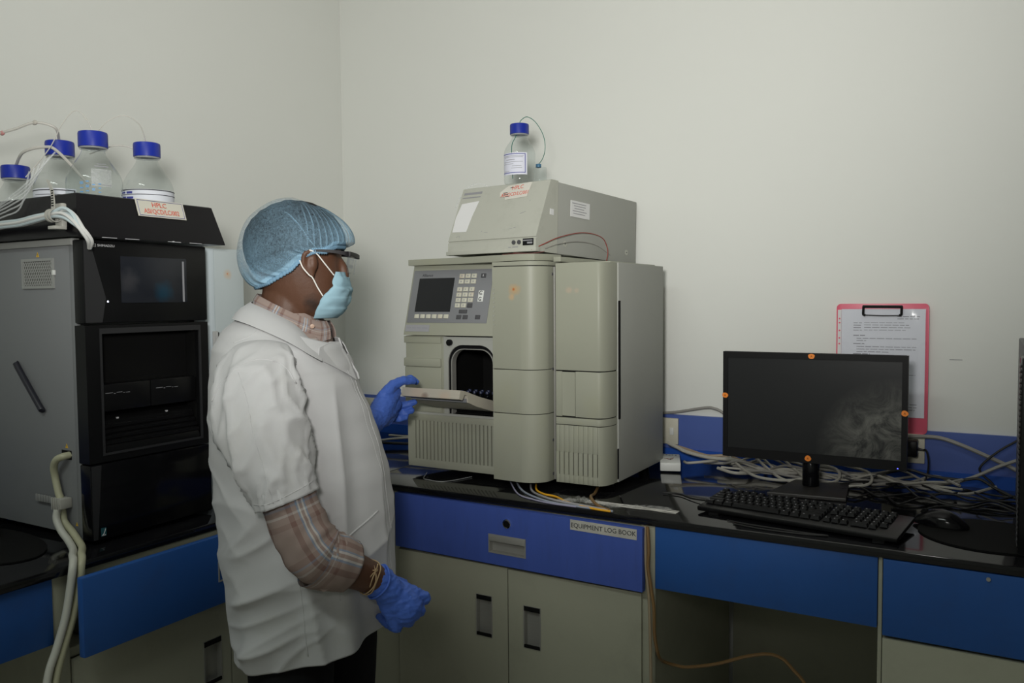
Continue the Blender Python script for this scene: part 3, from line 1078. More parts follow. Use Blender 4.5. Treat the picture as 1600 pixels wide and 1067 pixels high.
LX = lambda y, z, d=.0022: frame_mtx((FX + d, y, z), (0, 1, 0), (0, 0, 1))
mb.text('SHIMADZU', LX(1.1255, 1.5545), .0072, .0002, sx=1.15)
mb.quadbox(LX(1.098, 1.5546), (.007, .0009, .0005))
for q in (Matrix.Rotation(0, 4, 'Z'), Matrix.Rotation(PI / 2, 4, 'Z')):
    mb.quadbox(LX(1.098, 1.5546) @ q @ Matrix.Translation((0, .003, 0)), (.0065, .0009, .0005))
    mb.quadbox(LX(1.098, 1.5546) @ q @ Matrix.Translation((0, -.003, 0)), (.0065, .0009, .0005))
mb.build('maker_lettering', M_wht, lm)
mb = MB()
mb.box((FX - .036, Y0, .909), (FX + .001, Y1, 1.0765), .003)
mb.build('lower_door', M_blkg, lm)
mb = MB()
mb.prism([(1.075, .912), (1.085, .912), (1.098, 1.074), (1.075, 1.074)], FX + .001, FX + .002, axis='X')
mb.build('door_edge', mat('charcoal', (.02, .02, .022)), lm)
mb = MB().quadbox(LX(1.098, .9265), (.0125, .0185, .0004))
es = mb.build('energy_sticker', mat('sticker_teal', (.02, .10, .12), rough=.5), lm)
mb = MB()
mb.tube([V((FX + .0026, 1.0945 + .008 * t, .920 + .013 * t * t)) for t in (0, .3, .6, 1)], .0008, n=5, sub=2)
mb.box((FX + .0024, 1.0935, .9185), (FX + .0027, 1.1025, .9205))
mb.build('sticker_mark', M_wht, es)
for y0_, y1_ in ((1.111, 1.2365), (1.2395, 1.364)):
    bxx = MB().box((-1.735, y0_, 1.188), (-1.694, y1_, 1.2485), .002).build('solvent_drawer', M_blk, lm)
    mb = MB()
    yy = y0_ + .012
    for l in (.018, .004, .014, .004, .010):
        mb.box((-1.6935, yy, 1.2265 + .002 * (l > .012)), (-1.6930, yy + l, 1.2275 + .002 * (l > .012)))
        yy += l + .0025
    mb.build('drawer_marks', M_greyink, bxx)
# sloping tray with ridges
mb = MB()
prt = [(-1.735, 1.099), (-1.735, 1.178), (-1.716, 1.176), (-1.706, 1.165)]
for k in range(4):
    x = -1.706 + k * .0065
    z = 1.158 - k * .0115
    prt += [(x + .0005, z), (x + .0045, z - .001), (x + .0045, z - .007), (x + .002, z - .009)]
prt += [(-1.6805, 1.104), (-1.6805, 1.099)]
mb.rings([[V((x, 1.113, z)) for x, z in prt], [V((x, 1.361, z)) for x, z in prt]])
mb.build('ridged_tray', M_blk, lm)
mb = MB()
for y in (1.158, 1.287):
    for k in range(2):
        mb.box((-1.7135, y, 1.1625 + k * .005), (-1.708, y + .0055, 1.1660 + k * .005))
mb.build('tray_marks', M_wht, lm)
# side grille, handle, warning signs, hole
SY = Y0 + .006
mb = MB()
holeplate(mb, rect(-1.916, -1.794, 1.463, 1.530), rect(-1.910, -1.800, 1.469, 1.524), SY - .004, SY + .001, f_y)
vg = mb.build('filter_frame', mat('rail_grey', (.30, .305, .29)), lm)
MB().box((-1.911, SY - .0008, 1.468), (-1.799, SY + .0002, 1.525)).build('filter_backing', mat('filter_dark', (.09, .09, .08), rough=.9), vg)
mb = MB()
for k in range(22):
    x = -1.93 + k * .007
    for sgn in (-1, 1):
        a = [x, 1.4695] if sgn > 0 else [x + .0275, 1.4695]
        b = [x + .0275, 1.5235] if sgn > 0 else [x, 1.5235]
        lo, hi = 0.0, 1.0
        for e_ in (-1.910, -1.800):
            t = (e_ - a[0]) / (b[0] - a[0])
            if 0 < t < 1:
                inside = -1.910 < (a[0] + (b[0] - a[0]) * (t + .01)) < -1.800
                if inside: lo = max(lo, t)
                else: hi = min(hi, t)
        pa = V((a[0] + (b[0] - a[0]) * lo, SY - .0015, a[1] + (b[1] - a[1]) * lo))
        pb = V((a[0] + (b[0] - a[0]) * hi, SY - .0015, a[1] + (b[1] - a[1]) * hi))
        if (pb - pa).length > .002 and -1.911 <= min(pa.x, pb.x) and max(pa.x, pb.x) <= -1.799:
            mb.tube([pa, pb], .0007, n=4, sub=1)
mb.build('filter_mesh', mat('rail_grey', (.30, .305, .29)), vg)
MB().box((-1.797, SY - .005, 1.492), (-1.789, SY, 1.503), .001).build('filter_latch', M_white, vg)
def warn(x, z, h, hole=False):
    mb = MB()
    mb.prism([(x - h * .5, z), (x + h * .5, z), (x, z + h)], SY - .0006, SY + .0002, axis='Y')
    s_ = mb.build('warning_sign', M_yellow, lm)
    mb = MB()
    mb.box((x - h * .05, SY - .0009, z + h * .32), (x + h * .05, SY - .0005, z + h * .72))
    mb.box((x - h * .05, SY - .0009, z + h * .14), (x + h * .05, SY - .0005, z + h * .24))
    mb.build('warning_mark', M_blkink, s_)
warn(-1.856, 1.5335, .011)
warn(-1.771, 1.108, .010)
warn(-1.743, .936, .008)
mb = MB()
mb.tube([(-1.940, SY - .008, 1.290), (-1.935, SY - .010, 1.284), (-1.853, SY - .010, 1.197), (-1.848, SY - .008, 1.191)], .0068, n=12, sub=4)
mb.build('side_handle', mat('handle_dark', (.018, .018, .026), rough=.35), lm)
MB().box((-1.790, SY - .001, 1.0825), (-1.7535, SY + .0003, 1.103), .0005).build('hose_port', M_blkm, lm)

# ------------------------------------------------------------------ reservoir tray (hollow frustum) on the chromatograph
rt = thing('reservoir_tray', 'black sloped reservoir tray holding the blue-capped bottles', 'tray', (-1.86, 1.24, 1.571))
lo4 = [(-1.660, 1.050), (-1.660, 1.436), (-2.22, 1.436), (-2.22, 1.046)]
hi4 = [(-1.690, 1.068), (-1.692, 1.424), (-2.17, 1.424), (-2.16, 1.068)]
def tray_ring(q, z, ins):
    c = V((sum(p[0] for p in q) / 4, sum(p[1] for p in q) / 4))
    out = []
    for p in q:
        d = V((p[0] - c.x, p[1] - c.y))
        out.append(V((p[0] - math.copysign(ins, d.x), p[1] - math.copysign(ins, d.y), z)))
    return out
mb = MB()
mb.rings([tray_ring(lo4, 1.5725, .008), tray_ring(lo4, 1.571, 0), tray_ring(lo4, 1.5755, -.0005), tray_ring(hi4, 1.664, 0), tray_ring(hi4, 1.666, .004), tray_ring(hi4, 1.60, .008), tray_ring(lo4, 1.5735, .03)])
mb.sharp = 25
mb.build('tray_wall', mat('tray_black', (.005, .0045, .006), rough=.25, spec=.3, var=.2), rt)
mb = MB()
sx0 = lambda z: -1.660 - .030 * (z - 1.5755) / .0885
e0 = V((sx0(1.667) + .0012, 0, 1.667))
for a in (0,):
    y0_, y1_ = 1.207, 1.336
    q = [V((sx0(1.627) + .002, y0_, 1.627)), V((sx0(1.627) + .002, y1_, 1.6265)), V((sx0(1.667) + .002, y1_, 1.667)), V((sx0(1.667) + .002, y0_, 1.6675))]
    q2 = [p - V((.0012, 0, .0004)) for p in q]
    mb.rings([q2, q])
tl = mb.build('name_label', mat('label_paper', (.60, .58, .50), rough=.7, var=.04), rt, label='white label with red lettering on the front of the tray')
mb = MB()
xd, yd = V((0, 1, 0)), (q[3] - q[0])
c_ = (q[0] + q[1] + q[2] + q[3]) / 4
nn = xd.cross(yd).normalized()
mb.text('HPLC', frame_mtx(c_ + yd.normalized() * .0085 + nn * .0006 + V((0, -.004, 0)), xd, yd), .0165)
mb.text('ASI/QCD/LC/002', frame_mtx(c_ - yd.normalized() * .008 + nn * .0006, xd, yd), .0165, sx=.80)
mb.build('lettering', M_redink, tl)
mb = MB()
fr = [c_ + xd * a + yd.normalized() * b + nn * .0006 for a, b in ((-.060, -.0185), (.060, -.0185), (.060, .0185), (-.060, .0185))]
for i in range(4):
    mb.tube([fr[i], fr[(i + 1) % 4]], .0005, n=4, sub=1)
mb.build('label_border', M_blueink, tl)
mb = MB()
for y in (1.105, 1.16, 1.27, 1.33):
    mb.box((-1.6605, y, 1.5705), (-1.6590, y + .035, 1.5715))
mb.ball((-1.6595, 1.285, 1.5715), (.0015, .004, .0015), n=8)
mb.build('edge_scratches', M_wht, rt)

# ------------------------------------------------------------------ bottles
def bottle(label, x, y, z, r, h, cr, ch, mark, group=None):
    t = thing('reagent_bottle', label, 'bottle', (x, y, z), 0, group)
    nh = h - ch
    nr = cr * .80
    sh = nh * .60
    prof = [(r * .86, 0), (r * .97, .004), (r, .012), (r, sh)]
    for i in range(1, 13):
        t_ = i / 12
        prof.append((nr + (r - nr) * (.5 + .5 * math.cos(PI * t_)) ** .66, sh + (nh - .010 - sh) * t_))
    prof += [(nr, nh - .009), (nr, h - .006)]
    mb = MB().lathe([(a, z + b) for a, b in prof], (x, y, 0), n=40, cap1=False)
    mb.sharp = 60
    mb.build('bottle_body', M_glass, t)
    mb = MB()
    n = 60
    rr = []
    for zz, k in ((0, .99), (.002, 1.0), (ch * .86, 1.0), (ch * .97, .965), (ch, .90)):
        rr.append([V((x + cr * k * (1 - (.022 if (i % 2 and .001 < zz < ch * .9) else 0)) * math.cos(2 * PI * i / n), y + cr * k * (1 - (.022 if (i % 2 and .001 < zz < ch * .9) else 0)) * math.sin(2 * PI * i / n), z + nh + zz)) for i in range(n)])
    mb.rings(rr)
    mb.sharp = 30
    mb.build('screw_cap', M_cap, t)
    mb = MB().lathe([(nr, z + nh - .003), (cr * .95, z + nh - .004), (cr * .95, z + nh - .0005), (nr, z + nh - .0005)], (x, y, 0), n=32)
    mb.build('pour_ring', M_cleartube, t)
    return t
def wrap_label(t, x, y, z, r, a0, a1, z0, z1, m, name='bottle_label', th=.0004, label=None):
    n = 20
    mb = MB()
    A_ = [a0 + (a1 - a0) * i / n for i in range(n + 1)]
    mb.rings([[V((x + rr * math.cos(a), y + rr * math.sin(a), zz)) for (rr, zz) in ((r + th, z + z0), (r + th, z + z1), (r + th + .0003, z + z1), (r + th + .0003, z + z0))] for a in A_])
    return mb.build(name, m, t, label=label)
def label_ink(host, x, y, z, r, rows, m, name='label_lines'):
    mb = MB()
    for (a0, a1, zz, hh) in rows:
        n = max(2, int(abs(a1 - a0) / .12))
        A_ = [a0 + (a1 - a0) * i / n for i in range(n + 1)]
        mb.rings([[V((x + rr * math.cos(a), y + rr * math.sin(a), z + q)) for (rr, q) in ((r + .0008, zz), (r + .0008, zz + hh), (r + .0012, zz + hh), (r + .0012, zz))] for a in A_])
    return mb.build(name, m, host)
M_lab = mat('label_white', (.66, .68, .74), rough=.6, var=.03)
BZ = 1.5735
def facing(x, y):           # angle that looks back at the room
    return math.atan2(-y, -x)
# b3 right
bx, by = -1.752, 1.289
b = bottle('right-hand blue-capped clear bottle behind the red-lettered tray label', bx, by, BZ, .0575, .236, .0305, .033, 'a')
fa = facing(bx, by)
lb_ = wrap_label(b, bx, by, BZ, .0575, fa - 1.5, fa + 1.5, .03, .121, M_lab)
label_ink(lb_, bx, by, BZ, .0575, [(fa - 1.5, fa + 1.5, .1185, .002), (fa - 1.5, fa + 1.5, .108, .0015)], M_blkink)
label_ink(lb_, bx, by, BZ, .0575, [(fa - 1.25, fa - 1.0, .1115, .004), (fa - .9, fa - .62, .1105, .005), (fa - 1.2, fa - .95, .099, .005), (fa - .9, fa - .58, .0985, .005)], M_blueink, 'ink_writing')
# b2 centre
bx, by = -1.752, 1.152
b = bottle('tallest-looking blue-capped bottle at the front corner of the black tray', bx, by, BZ, .0585, .239, .0308, .034, 'b')
fa = facing(bx, by)
lb_ = wrap_label(b, bx, by, BZ, .0585, fa - .1, fa + .62, .112, .150, veil_mat('frosted_patch', (.5, .52, .52), cover=.35, scale=30, contrast=.2), name='writing_patch')
label_ink(lb_, bx, by, BZ, .0585, [(fa + .02, fa + .5, .1545, .0025), (fa + .1, fa + .42, .160, .0015), (fa + .1, fa + .6, .115, .001)], M_greyink)
label_ink(lb_, bx, by, BZ, .0585, [(fa - .5 + .21 * (k % 4), fa - .38 + .2 * (k % 4), .098 + .007 * (k // 4) + .002 * (k % 3), .0022) for k in range(14)], mat('blue_marker', (.12, .3, .55)), 'marker_scribble')
# b1 behind
bx, by = -1.872, 1.148
b = bottle('blue-capped bottle with a bordered white label behind the grey cable tie', bx, by, BZ, .0575, .230, .0308, .034, 'c')
fa = facing(bx, by)
lb_ = wrap_label(b, bx, by, BZ, .0575, fa - 1.4, fa + .55, .03, .116, M_lab)
label_ink(lb_, bx, by, BZ, .0575, [(fa - 1.4, fa + .5, .111, .002), (fa + .45, fa + .5, .03, .082), (fa - 1.1, fa + .2, .1015, .0012), (fa - 1.1, fa + .2, .094, .0012)], M_blkink)
# b0 far left, lower
bx, by = -1.985, 1.108
bottle('shorter blue-capped bottle at the far left edge of the tray', bx, by, BZ, .0480, .178, .0305, .030, 'd')
# bottle on the grey module
bx, by, bz = -1.22, 2.16, 1.7715
b = bottle('single blue-capped bottle with a green tube on top of the grey module', bx, by, bz, .0468, .178, .0285, .030, 'e')
fa = facing(bx, by)
lb_ = wrap_label(b, bx, by, bz, .0468, fa - 1.35, fa + .48, .024, .088, mat('label_lilac', (.66, .67, .76), rough=.6, var=.03))
label_ink(lb_, bx, by, bz, .0468, [(fa - 1.3, fa + .36, .0835, .002), (fa - 1.3, fa + .36, .029, .002), (fa + .33, fa + .37, .029, .056)], M_blueink, 'label_border')
label_ink(lb_, bx, by, bz, .0468, [(fa - 1.2, fa + .25, .078, .0012), (fa - 1.15, fa + .2, .0745, .001), (fa - .95, fa - .3, .067, .0015), (fa - 1.2, fa + .2, .061, .001), (fa - 1.2, fa - .4, .055, .001), (fa - .5, fa + .1, .049, .001), (fa - .55, fa + .15, .043, .001), (fa - 1.2, fa - .7, .034, .001)], M_greyink)
mb = MB()
mb.tube([(bx, by, bz + .175), (bx - .008, by - .01, bz + .14), (bx - .02, by - .012, bz + .11), (bx - .024, by + .0, bz + .02)], .0012, n=6)
mb.build('inner_tube', mat('green_tube', (.02, .17, .13), rough=.4), b)
# beaker and stopper behind it
qx, qy = -1.205, 2.262
bk = thing('glass_vial', 'small clear container with a blue stopper behind the bottle on the module', 'container', (qx, qy, 1.7685))
MB().lathe([(.018, 1.7685), (.0205, 1.771), (.0205, 1.832), (.019, 1.8345)], (qx, qy, 0), n=24).build('vessel', M_glass, bk)
MB().cyl((qx - .006, qy, 1.835), (qx - .006, qy, 1.846), .0085, n=16, bev=.001).build('stopper', mat('stopper_blue', (.05, .16, .28), rough=.4), bk)
mb = MB()
mb.tube([(bx, by, bz + .176), (-1.218, 2.166, 1.962), (-1.206, 2.182, 1.974), (-1.190, 2.202, 1.962), (-1.177, 2.220, 1.934), (-1.172, 2.230, 1.906), (-1.177, 2.240, 1.879), (-1.192, 2.252, 1.858), (-1.209, 2.261, 1.846)], .0011, n=6)
tag(mb.build('green_tube', MATS['green_tube']), 'thin green tube arching from the top bottle to its neighbour', 'tube')
# ------------------------------------------------------------------ monitor
def screen_mat():
    m = mat('monitor_screen', (0.017, 0.018, 0.019), rough=0.32, spec=.3, var=.05)
    nt = m.node_tree
    b = nt.nodes['Principled BSDF']
    L = nt.links.new
    src = b.inputs['Base Color'].links[0].from_socket
    tc = _n(nt, 'ShaderNodeTexCoord')
    sp = _n(nt, 'ShaderNodeSeparateXYZ')
    L(tc.outputs['Object'], sp.inputs[0])
    # wiped, dusty patch on the right third of the glass
    ds = _n(nt, 'ShaderNodeVectorMath', operation='DISTANCE')
    L(tc.outputs['Object'], ds.inputs[0])
    ds.inputs[1].default_value = (.205, 0, .12)
    n1 = _n(nt, 'ShaderNodeTexNoise')
    n1.inputs['Scale'].default_value = 14
    n1.inputs['Detail'].default_value = 9
    n1.inputs['Roughness'].default_value = .72
    n1.inputs['Distortion'].default_value = 1.2
    L(tc.outputs['Object'], n1.inputs['Vector'])
    mr = _n(nt, 'ShaderNodeMapRange')
    mr.inputs['From Min'].default_value = .20
    mr.inputs['From Max'].default_value = .03
    L(ds.outputs['Value'], mr.inputs['Value'])
    r2 = _n(nt, 'ShaderNodeMapRange')
    r2.inputs['From Min'].default_value = .36
    r2.inputs['From Max'].default_value = .66
    L(n1.outputs['Fac'], r2.inputs['Value'])
    mu = _n(nt, 'ShaderNodeMath', operation='MULTIPLY')
    L(mr.outputs[0], mu.inputs[0])
    L(r2.outputs[0], mu.inputs[1])
    mx = _n(nt, 'ShaderNodeMix', data_type='RGBA')
    L(mu.outputs[0], mx.inputs[0])
    L(src, mx.inputs[6])
    mx.inputs[7].default_value = (.24, .24, .215, 1)
    L(mx.outputs[2], b.inputs['Base Color'])
    return m
MX0, MX1, MZ0, MZ1, MY = -.657, -.178, .977, 1.2775, 2.338
mo = thing('monitor', 'black flat monitor with four orange stickers standing before the clipboard', 'monitor', (-.41, 2.35, .90))
mb = MB()
holeplate(mb, rect(MX0, MX1, MZ0, MZ1), rect(MX0 + .013, MX1 - .014, MZ0 + .026, MZ1 - .0165), MY, MY + .022, f_y)
mb.build('bezel', mat('bezel_black', (.006, .006, .0065), rough=.5, spec=.2), mo)
MB().box((MX0 + .012, MY + .004, MZ0 + .025), (MX1 - .013, MY + .012, MZ1 - .016)).build('screen', screen_mat(), mo)
mb = MB().box((MX0 + .004, MY + .012, MZ0 + .004), (MX1 - .004, MY + .024, MZ1 - .004), .003)
mb.box((MX0 + .08, MY + .02, MZ0 + .04), (MX1 - .08, MY + .05, MZ1 - .06), .012)
mb.build('back_shell', M_blk, mo)
mb = MB()
mb.cyl((-.4185, MY + .024, .911), (-.4185, MY + .024, .976), .0225, n=28, bev=.002)
mb.box((-.4385, MY + .03, .96), (-.3985, MY + .06, 1.06), .004)
mb.build('neck', M_blkg, mo)
mb = MB()
mb.prism([(-.507, 2.232), (-.312, 2.252), (-.330, 2.445), (-.472, 2.425)], .9005, .9105, bev=.002)
mb.build('stand_base', mat('base_dusty', (.030, .028, .026), rough=.38, spec=.4, var=.3, scale=18), mo)
for i, (x, z) in enumerate(((-.416, MZ1 - .008), (MX0 + .0065, 1.152), (MX1 - .0065, 1.128), (-.4225, MZ0 + .013))):
    mb = MB()
    pts = [V((x + .0085 * math.cos(a) * (1 + .08 * math.sin(3 * a + i)), MY - .0008, z + .0075 * math.sin(a) * (1 + .08 * math.cos(2 * a + i)))) for a in [2 * PI * k / 18 for k in range(18)]]
    mb.rings([pts, [p + V((0, .0008, 0)) for p in pts]])
    st = mb.build('sticker', M_orange, mo)
    mb = MB()
    mb.tube([(x - .002, MY - .001, z - .0025), (x, MY - .001, z + .003), (x + .002, MY - .001, z - .0025)], .0006, n=4, sub=1)
    mb.tube([(x - .0012, MY - .001, z - .0005), (x + .0012, MY - .001, z - .0005)], .0005, n=4, sub=1)
    mb.build('sticker_mark', mat('brown_ink', (.25, .08, .02), rough=.8), st)
MB().ball((-.199, MY - .0005, .983), (.0022, .001, .0016), n=8).build('power_light', mat('led_blue', (.1, .1, .6), emit=(.12, .14, 1), estr=1.2), mo)

# ------------------------------------------------------------------ keyboard
KM = Matrix.Translation((-.377, 2.014, .90)) @ Matrix.Rotation(math.radians(-8.2), 4, 'Z') @ Matrix.Translation((0, 0, .0135)) @ Matrix.Rotation(math.radians(4.5), 4, 'X')
kb = thing('keyboard', 'black full-size keyboard lying in front of the monitor stand', 'keyboard', (-.377, 2.014, .90), math.radians(-8.2))
mb = MB()
mb.quadbox(KM @ Matrix.Translation((0, 0, .0045)), (.462, .158, .012), .004)
mb.build('case', M_blk, kb)
for sx in (-1, 1):
    mb = MB()
    q = KM @ V((sx * .19, .065, 0))
    mb.box((q.x - .012, q.y - .006, .9003), (q.x + .012, q.y + .006, q.z + .001))
    q = KM @ V((sx * .19, -.07, 0))
    mb.box((q.x - .012, q.y - .004, .9003), (q.x + .012, q.y + .004, q.z + .002))
    mb.build('riser', M_blk, kb)
u_ = .0188
layout = []
x0 = -.2235
rows_y = [.0585, .0335, .0147, -.0041, -.0229, -.0417]
def add_row(y, items, x=x0):
    for it in items:
        if it < 0:
            x += -it * u_
        else:
            layout.append((x + it * u_ / 2, y, it * u_ - .0022, .0165))
            x += it * u_
add_row(rows_y[0], [1, -1, 1, 1, 1, 1, -.5, 1, 1, 1, 1, -.5, 1, 1, 1, 1, -.25, 1, 1, 1, -.25, 1, 1, 1, 1])
add_row(rows_y[1], [1] * 13 + [2, -.25, 1, 1, 1, -.25, 1, 1, 1, 1])
add_row(rows_y[2], [1.5] + [1] * 12 + [1.5, -.25, 1, 1, 1, -.25, 1, 1, 1, 1])
add_row(rows_y[3], [1.75] + [1] * 11 + [2.25, -3.5, 1, 1, 1])
add_row(rows_y[4], [2.25] + [1] * 10 + [2.75, -1.25, 1, -1.25, 1, 1, 1, 1])
add_row(rows_y[5], [1.25, 1.25, 1.25, 6.25, 1.25, 1.25, 1.25, 1.25, -.25, 1, 1, 1, -.25, 2, 1])
M_key = mat('keycap_black', (.006, .006, .0065), rough=.5, spec=.25)
rest, legend = MB(), MB()
layout.sort(key=lambda k: k[1])
for i, (x, y, wx, wy) in enumerate(layout):
    t = MB() if i < 100 else rest
    m = KM @ Matrix.Translation((x, y, .0125))
    a, b, c, d = wx / 2, wy / 2, wx / 2 - .0022, wy / 2 - .0022
    t.rings([[m @ V((sx * a, sy * b, 0)) for sx, sy in ((-1, -1), (1, -1), (1, 1), (-1, 1))], [m @ V((sx * c, sy * d + .0006, .0065)) for sx, sy in ((-1, -1), (1, -1), (1, 1), (-1, 1))]])
    if i < 100:
        t.build('key', M_key, kb)
    if wx < .04:
        legend.quadbox(m @ Matrix.Translation((-c * .45, d * .35, .0067)), (.0028, .0035, .0003))
r_ = rest.build('key', M_key, kb)
r_['kind'] = 'stuff'
legend.build('key_legends', M_greyink, kb)

# ------------------------------------------------------------------ mice and mats
def mouse(label, x, y, z, rz, s=1.0):
    t = thing('computer_mouse', label, 'mouse', (x, y, z), rz)
    W = WM[t.name]
    mb = MB()
    rings = []
    n = 20
    L_ = .116 * s
    for i in range(15):
        t_ = i / 14
        px = -L_ / 2 + L_ * t_
        k = max(.02, math.sin(PI * min(1, max(0, t_ * .96 + .02))) ** .55)
        hw = .031 * s * k * (1 - .1 * math.sin(PI * t_))
        hh = (.036 * s * math.sin(PI * (t_ * .9 + .06)) ** .75) * (1.05 - .25 * abs(t_ - .62))
        rings.append([W @ V((px, hw * math.cos(2 * PI * j / n), max(.0005, .001 + hh * max(0, math.sin(2 * PI * j / n)) ** .8))) for j in range(n)])
    mb.rings(rings)
    mb.sharp = 80
    mb.build('shell', M_blkg, t)
    mb = MB()
    mb.cyl(W @ V((-.034 * s, -.004, .0265 * s)), W @ V((-.034 * s, .004, .0265 * s)), .0075 * s, n=14)
    mb.build('scroll_wheel', M_blkm, t)
    return t
def pad(label, cx, cy, pts):
    mb = MB().prism(pts, .9004, .9042, bev=.001)
    tag(mb.build('mouse_mat', M_blkm), label, 'mouse mat')
ell = [(.012 + .145 * math.cos(a), 2.075 + .135 * math.sin(a)) for a in [2 * PI * k / 40 for k in range(40)]]
pad('round black mouse mat at the right edge of the worktop', 0, 0, ell)
mouse('black mouse on the round mat right of the keyboard', -.088, 2.108, .9044, math.radians(-12))
ell = [(-1.92 + .215 * math.cos(a), .95 + .105 * math.sin(a)) for a in [2 * PI * k / 40 for k in range(40)]]
pad('black mouse mat on the left bench before the grey side panel', 0, 0, ell)
mouse('black mouse on the left bench before the grey side panel', -1.975, 1.0, .9044, math.radians(170))

# ------------------------------------------------------------------ clipboard on the wall
cb = thing('clipboard', 'pink clipboard with printed sheet hanging on the wall behind the monitor', 'clipboard', (-.27, 2.60, 1.04))
M_pink = mat('pink_board', (.74, .13, .20), rough=.35, var=.04, spec=.4)
mb = MB()
rr_p = [(-.2695 + a, 1.2235 + b) for a, b in rrect(.2455, .372, .012)]
mb.prism(rr_p, 2.598, 2.6025, axis='Y', bev=.001)
mb.build('board', M_pink, cb)
MB().box((-.378, 2.5965, 1.084), (-.1555, 2.5975, 1.394)).build('printed_sheet', mat('sheet_paper', (.76, .78, .82), rough=.6, var=.03), cb)
mb = MB()
random.seed(3)
def line(x0, x1, z, h=.0016, broken=True):
    x = x0
    while x < x1:
        l = random.uniform(.008, .022) if broken else x1 - x0
        mb.box((x, 2.5960, z), (min(x + l, x1), 2.59655, z + h))
        x += l + .003
line(-.228, -.170, 1.3715, .002)
line(-.228, -.172, 1.365, .002)
for z in (1.353, 1.346, 1.339, 1.3315):
    line(-.345, -.322, z, .0018)
    line(-.316, -.180 - random.uniform(0, .03), z + .001, .0014)
line(-.345, -.312, 1.316, .0024)
line(-.336, -.178, 1.308); line(-.336, -.31, 1.3015)
line(-.345, -.315, 1.292, .0024)
line(-.336, -.178, 1.284); line(-.336, -.18, 1.2765); line(-.336, -.25, 1.269)
line(-.345, -.30, 1.262, .0024)
for k in range(9):
    line(-.336, -.178 - random.uniform(0, .06), 1.252 - k * .0095)
line(-.225, -.175, 1.12); line(-.22, -.175, 1.112); line(-.225, -.18, 1.104)
mb.build('printed_lines', M_greyink, cb)
MB().box((-.3885, 2.5962, 1.12), (-.3785, 2.5978, 1.392)).build('punched_strip', M_paper, cb)
for z in (1.366, 1.354, 1.331, 1.309, 1.292):
    mb = MB().cyl((-.3835, 2.5956, z), (-.3835, 2.5966, z), .0026, n=10)
    mb.build('punch_hole', M_pink, cb)
mb = MB()
NX, NZ = 24, 34
grid = [[V((-.379 + .228 * i / NX, 2.5945 - .0016 * (noise.noise(V((i * .35, j * .16, 3.3))) + .7 * noise.noise(V((i * .8 + j * .3, j * .1, 8)))), 1.083 + .314 * j / NZ)) for i in range(NX + 1)] for j in range(NZ + 1)]
mb.rings(grid, close=False)
mb.sharp = 180
mb.build('plastic_sleeve', glass_mat('sleeve_plastic', (.96, .96, .98), rough=.08), cb, recalc=False)
mb = MB()
mb.tube([(-.318, 2.592, 1.402), (-.318, 2.588, 1.388), (-.3175, 2.586, 1.378), (-.312, 2.586, 1.3765)], .0035, n=8, sub=2)
mb.tube([(-.217, 2.592, 1.402), (-.217, 2.588, 1.388), (-.2175, 2.586, 1.378), (-.223, 2.586, 1.3765)], .0035, n=8, sub=2)
mb.tube([(-.320, 2.592, 1.4015), (-.215, 2.592, 1.4005)], .0042, n=8, sub=1)
mb.tube([(-.314, 2.586, 1.3768), (-.268, 2.586, 1.3752), (-.221, 2.586, 1.3755)], .0018, n=6, sub=2)
mb.build('clip', M_blk, cb)

# ------------------------------------------------------------------ sockets and plugs
def socket(label, x0, x1, z0, z1):
    t = thing('wall_socket', label, 'socket', ((x0 + x1) / 2, 2.60, z0))
    MB().box((x0, 2.5945, z0), (x1, 2.6048, z1), .002).build('face_plate', mat('socket_cream', (.58, .56, .46), rough=.45, var=.05), t)
    cx, cz = (x0 + x1) / 2 - .015, (z0 + z1) / 2
    mb = MB()
    for dx, dz in ((0, .014), (-.011, -.008), (.011, -.008)):
        mb.cyl((cx + dx, 2.5935, cz + dz), (cx + dx, 2.5955, cz + dz), .0035, n=10)
    mb.build('socket_holes', M_blkm, t)
    MB().box((x1 - .028, 2.5915, cz - .012), (x1 - .014, 2.595, cz + .012), .001).build('rocker_switch', M_white, t)
    return t
socket('cream wall socket behind the right edge of the monitor, below the clipboard', -.262, -.152, .954, 1.0375)
socket('cream wall socket at the back corner of the beige instrument', -1.02, -.877, .950, 1.036)
socket('cream wall socket in the corner behind the raised gloved hand', -2.245, -2.105, .952, 1.036)
ad = thing('power_adapter', 'black plug-in power adapter in the socket below the clipboard', 'adapter', (-.195, 2.56, .98))
MB().box((-.232, 2.545, .9795), (-.1675, 2.594, 1.0245), .004).build('adapter_body', M_blk, ad)
MB().cyl((-.1685, 2.57, 1.0), (-.152, 2.568, .998), .0045, r2=.002, n=10).build('strain_relief', M_blk, ad)
mb = MB().cyl((-.972, 2.560, .995), (-.972, 2.5940, .995), .016, n=20, bev=.003)
mb.cyl((-.972, 2.542, .995), (-.972, 2.562, .995), .009, n=16, bev=.002)
tag(mb.build('power_plug', M_blk), 'black round plug in the socket behind the beige instrument', 'plug')

# ------------------------------------------------------------------ tower at the right edge
pc = thing('computer_tower', 'black computer tower cut off by the right edge of the photo', 'computer', (.16, 2.2, .90))
MB().box((.066, 2.02, .902), (.25, 2.46, 1.322), .003).build('case', mat('tower_grey', (.10, .10, .105), rough=.5), pc)
mb = MB()
mb.box((.0585, 1.945, .902), (.252, 2.022, 1.305), .004)
for k in range(34):
    mb.box((.056, 1.95, .915 + k * .0112), (.0595, 2.015, .9205 + k * .0112), .0008)
mb.build('front_bezel', M_blk, pc)
MB().box((.0572, 2.0225, .91), (.0660, 2.0275, 1.30)).build('bezel_strip', mat('dark_red', (.16, .02, .05), rough=.4), pc)

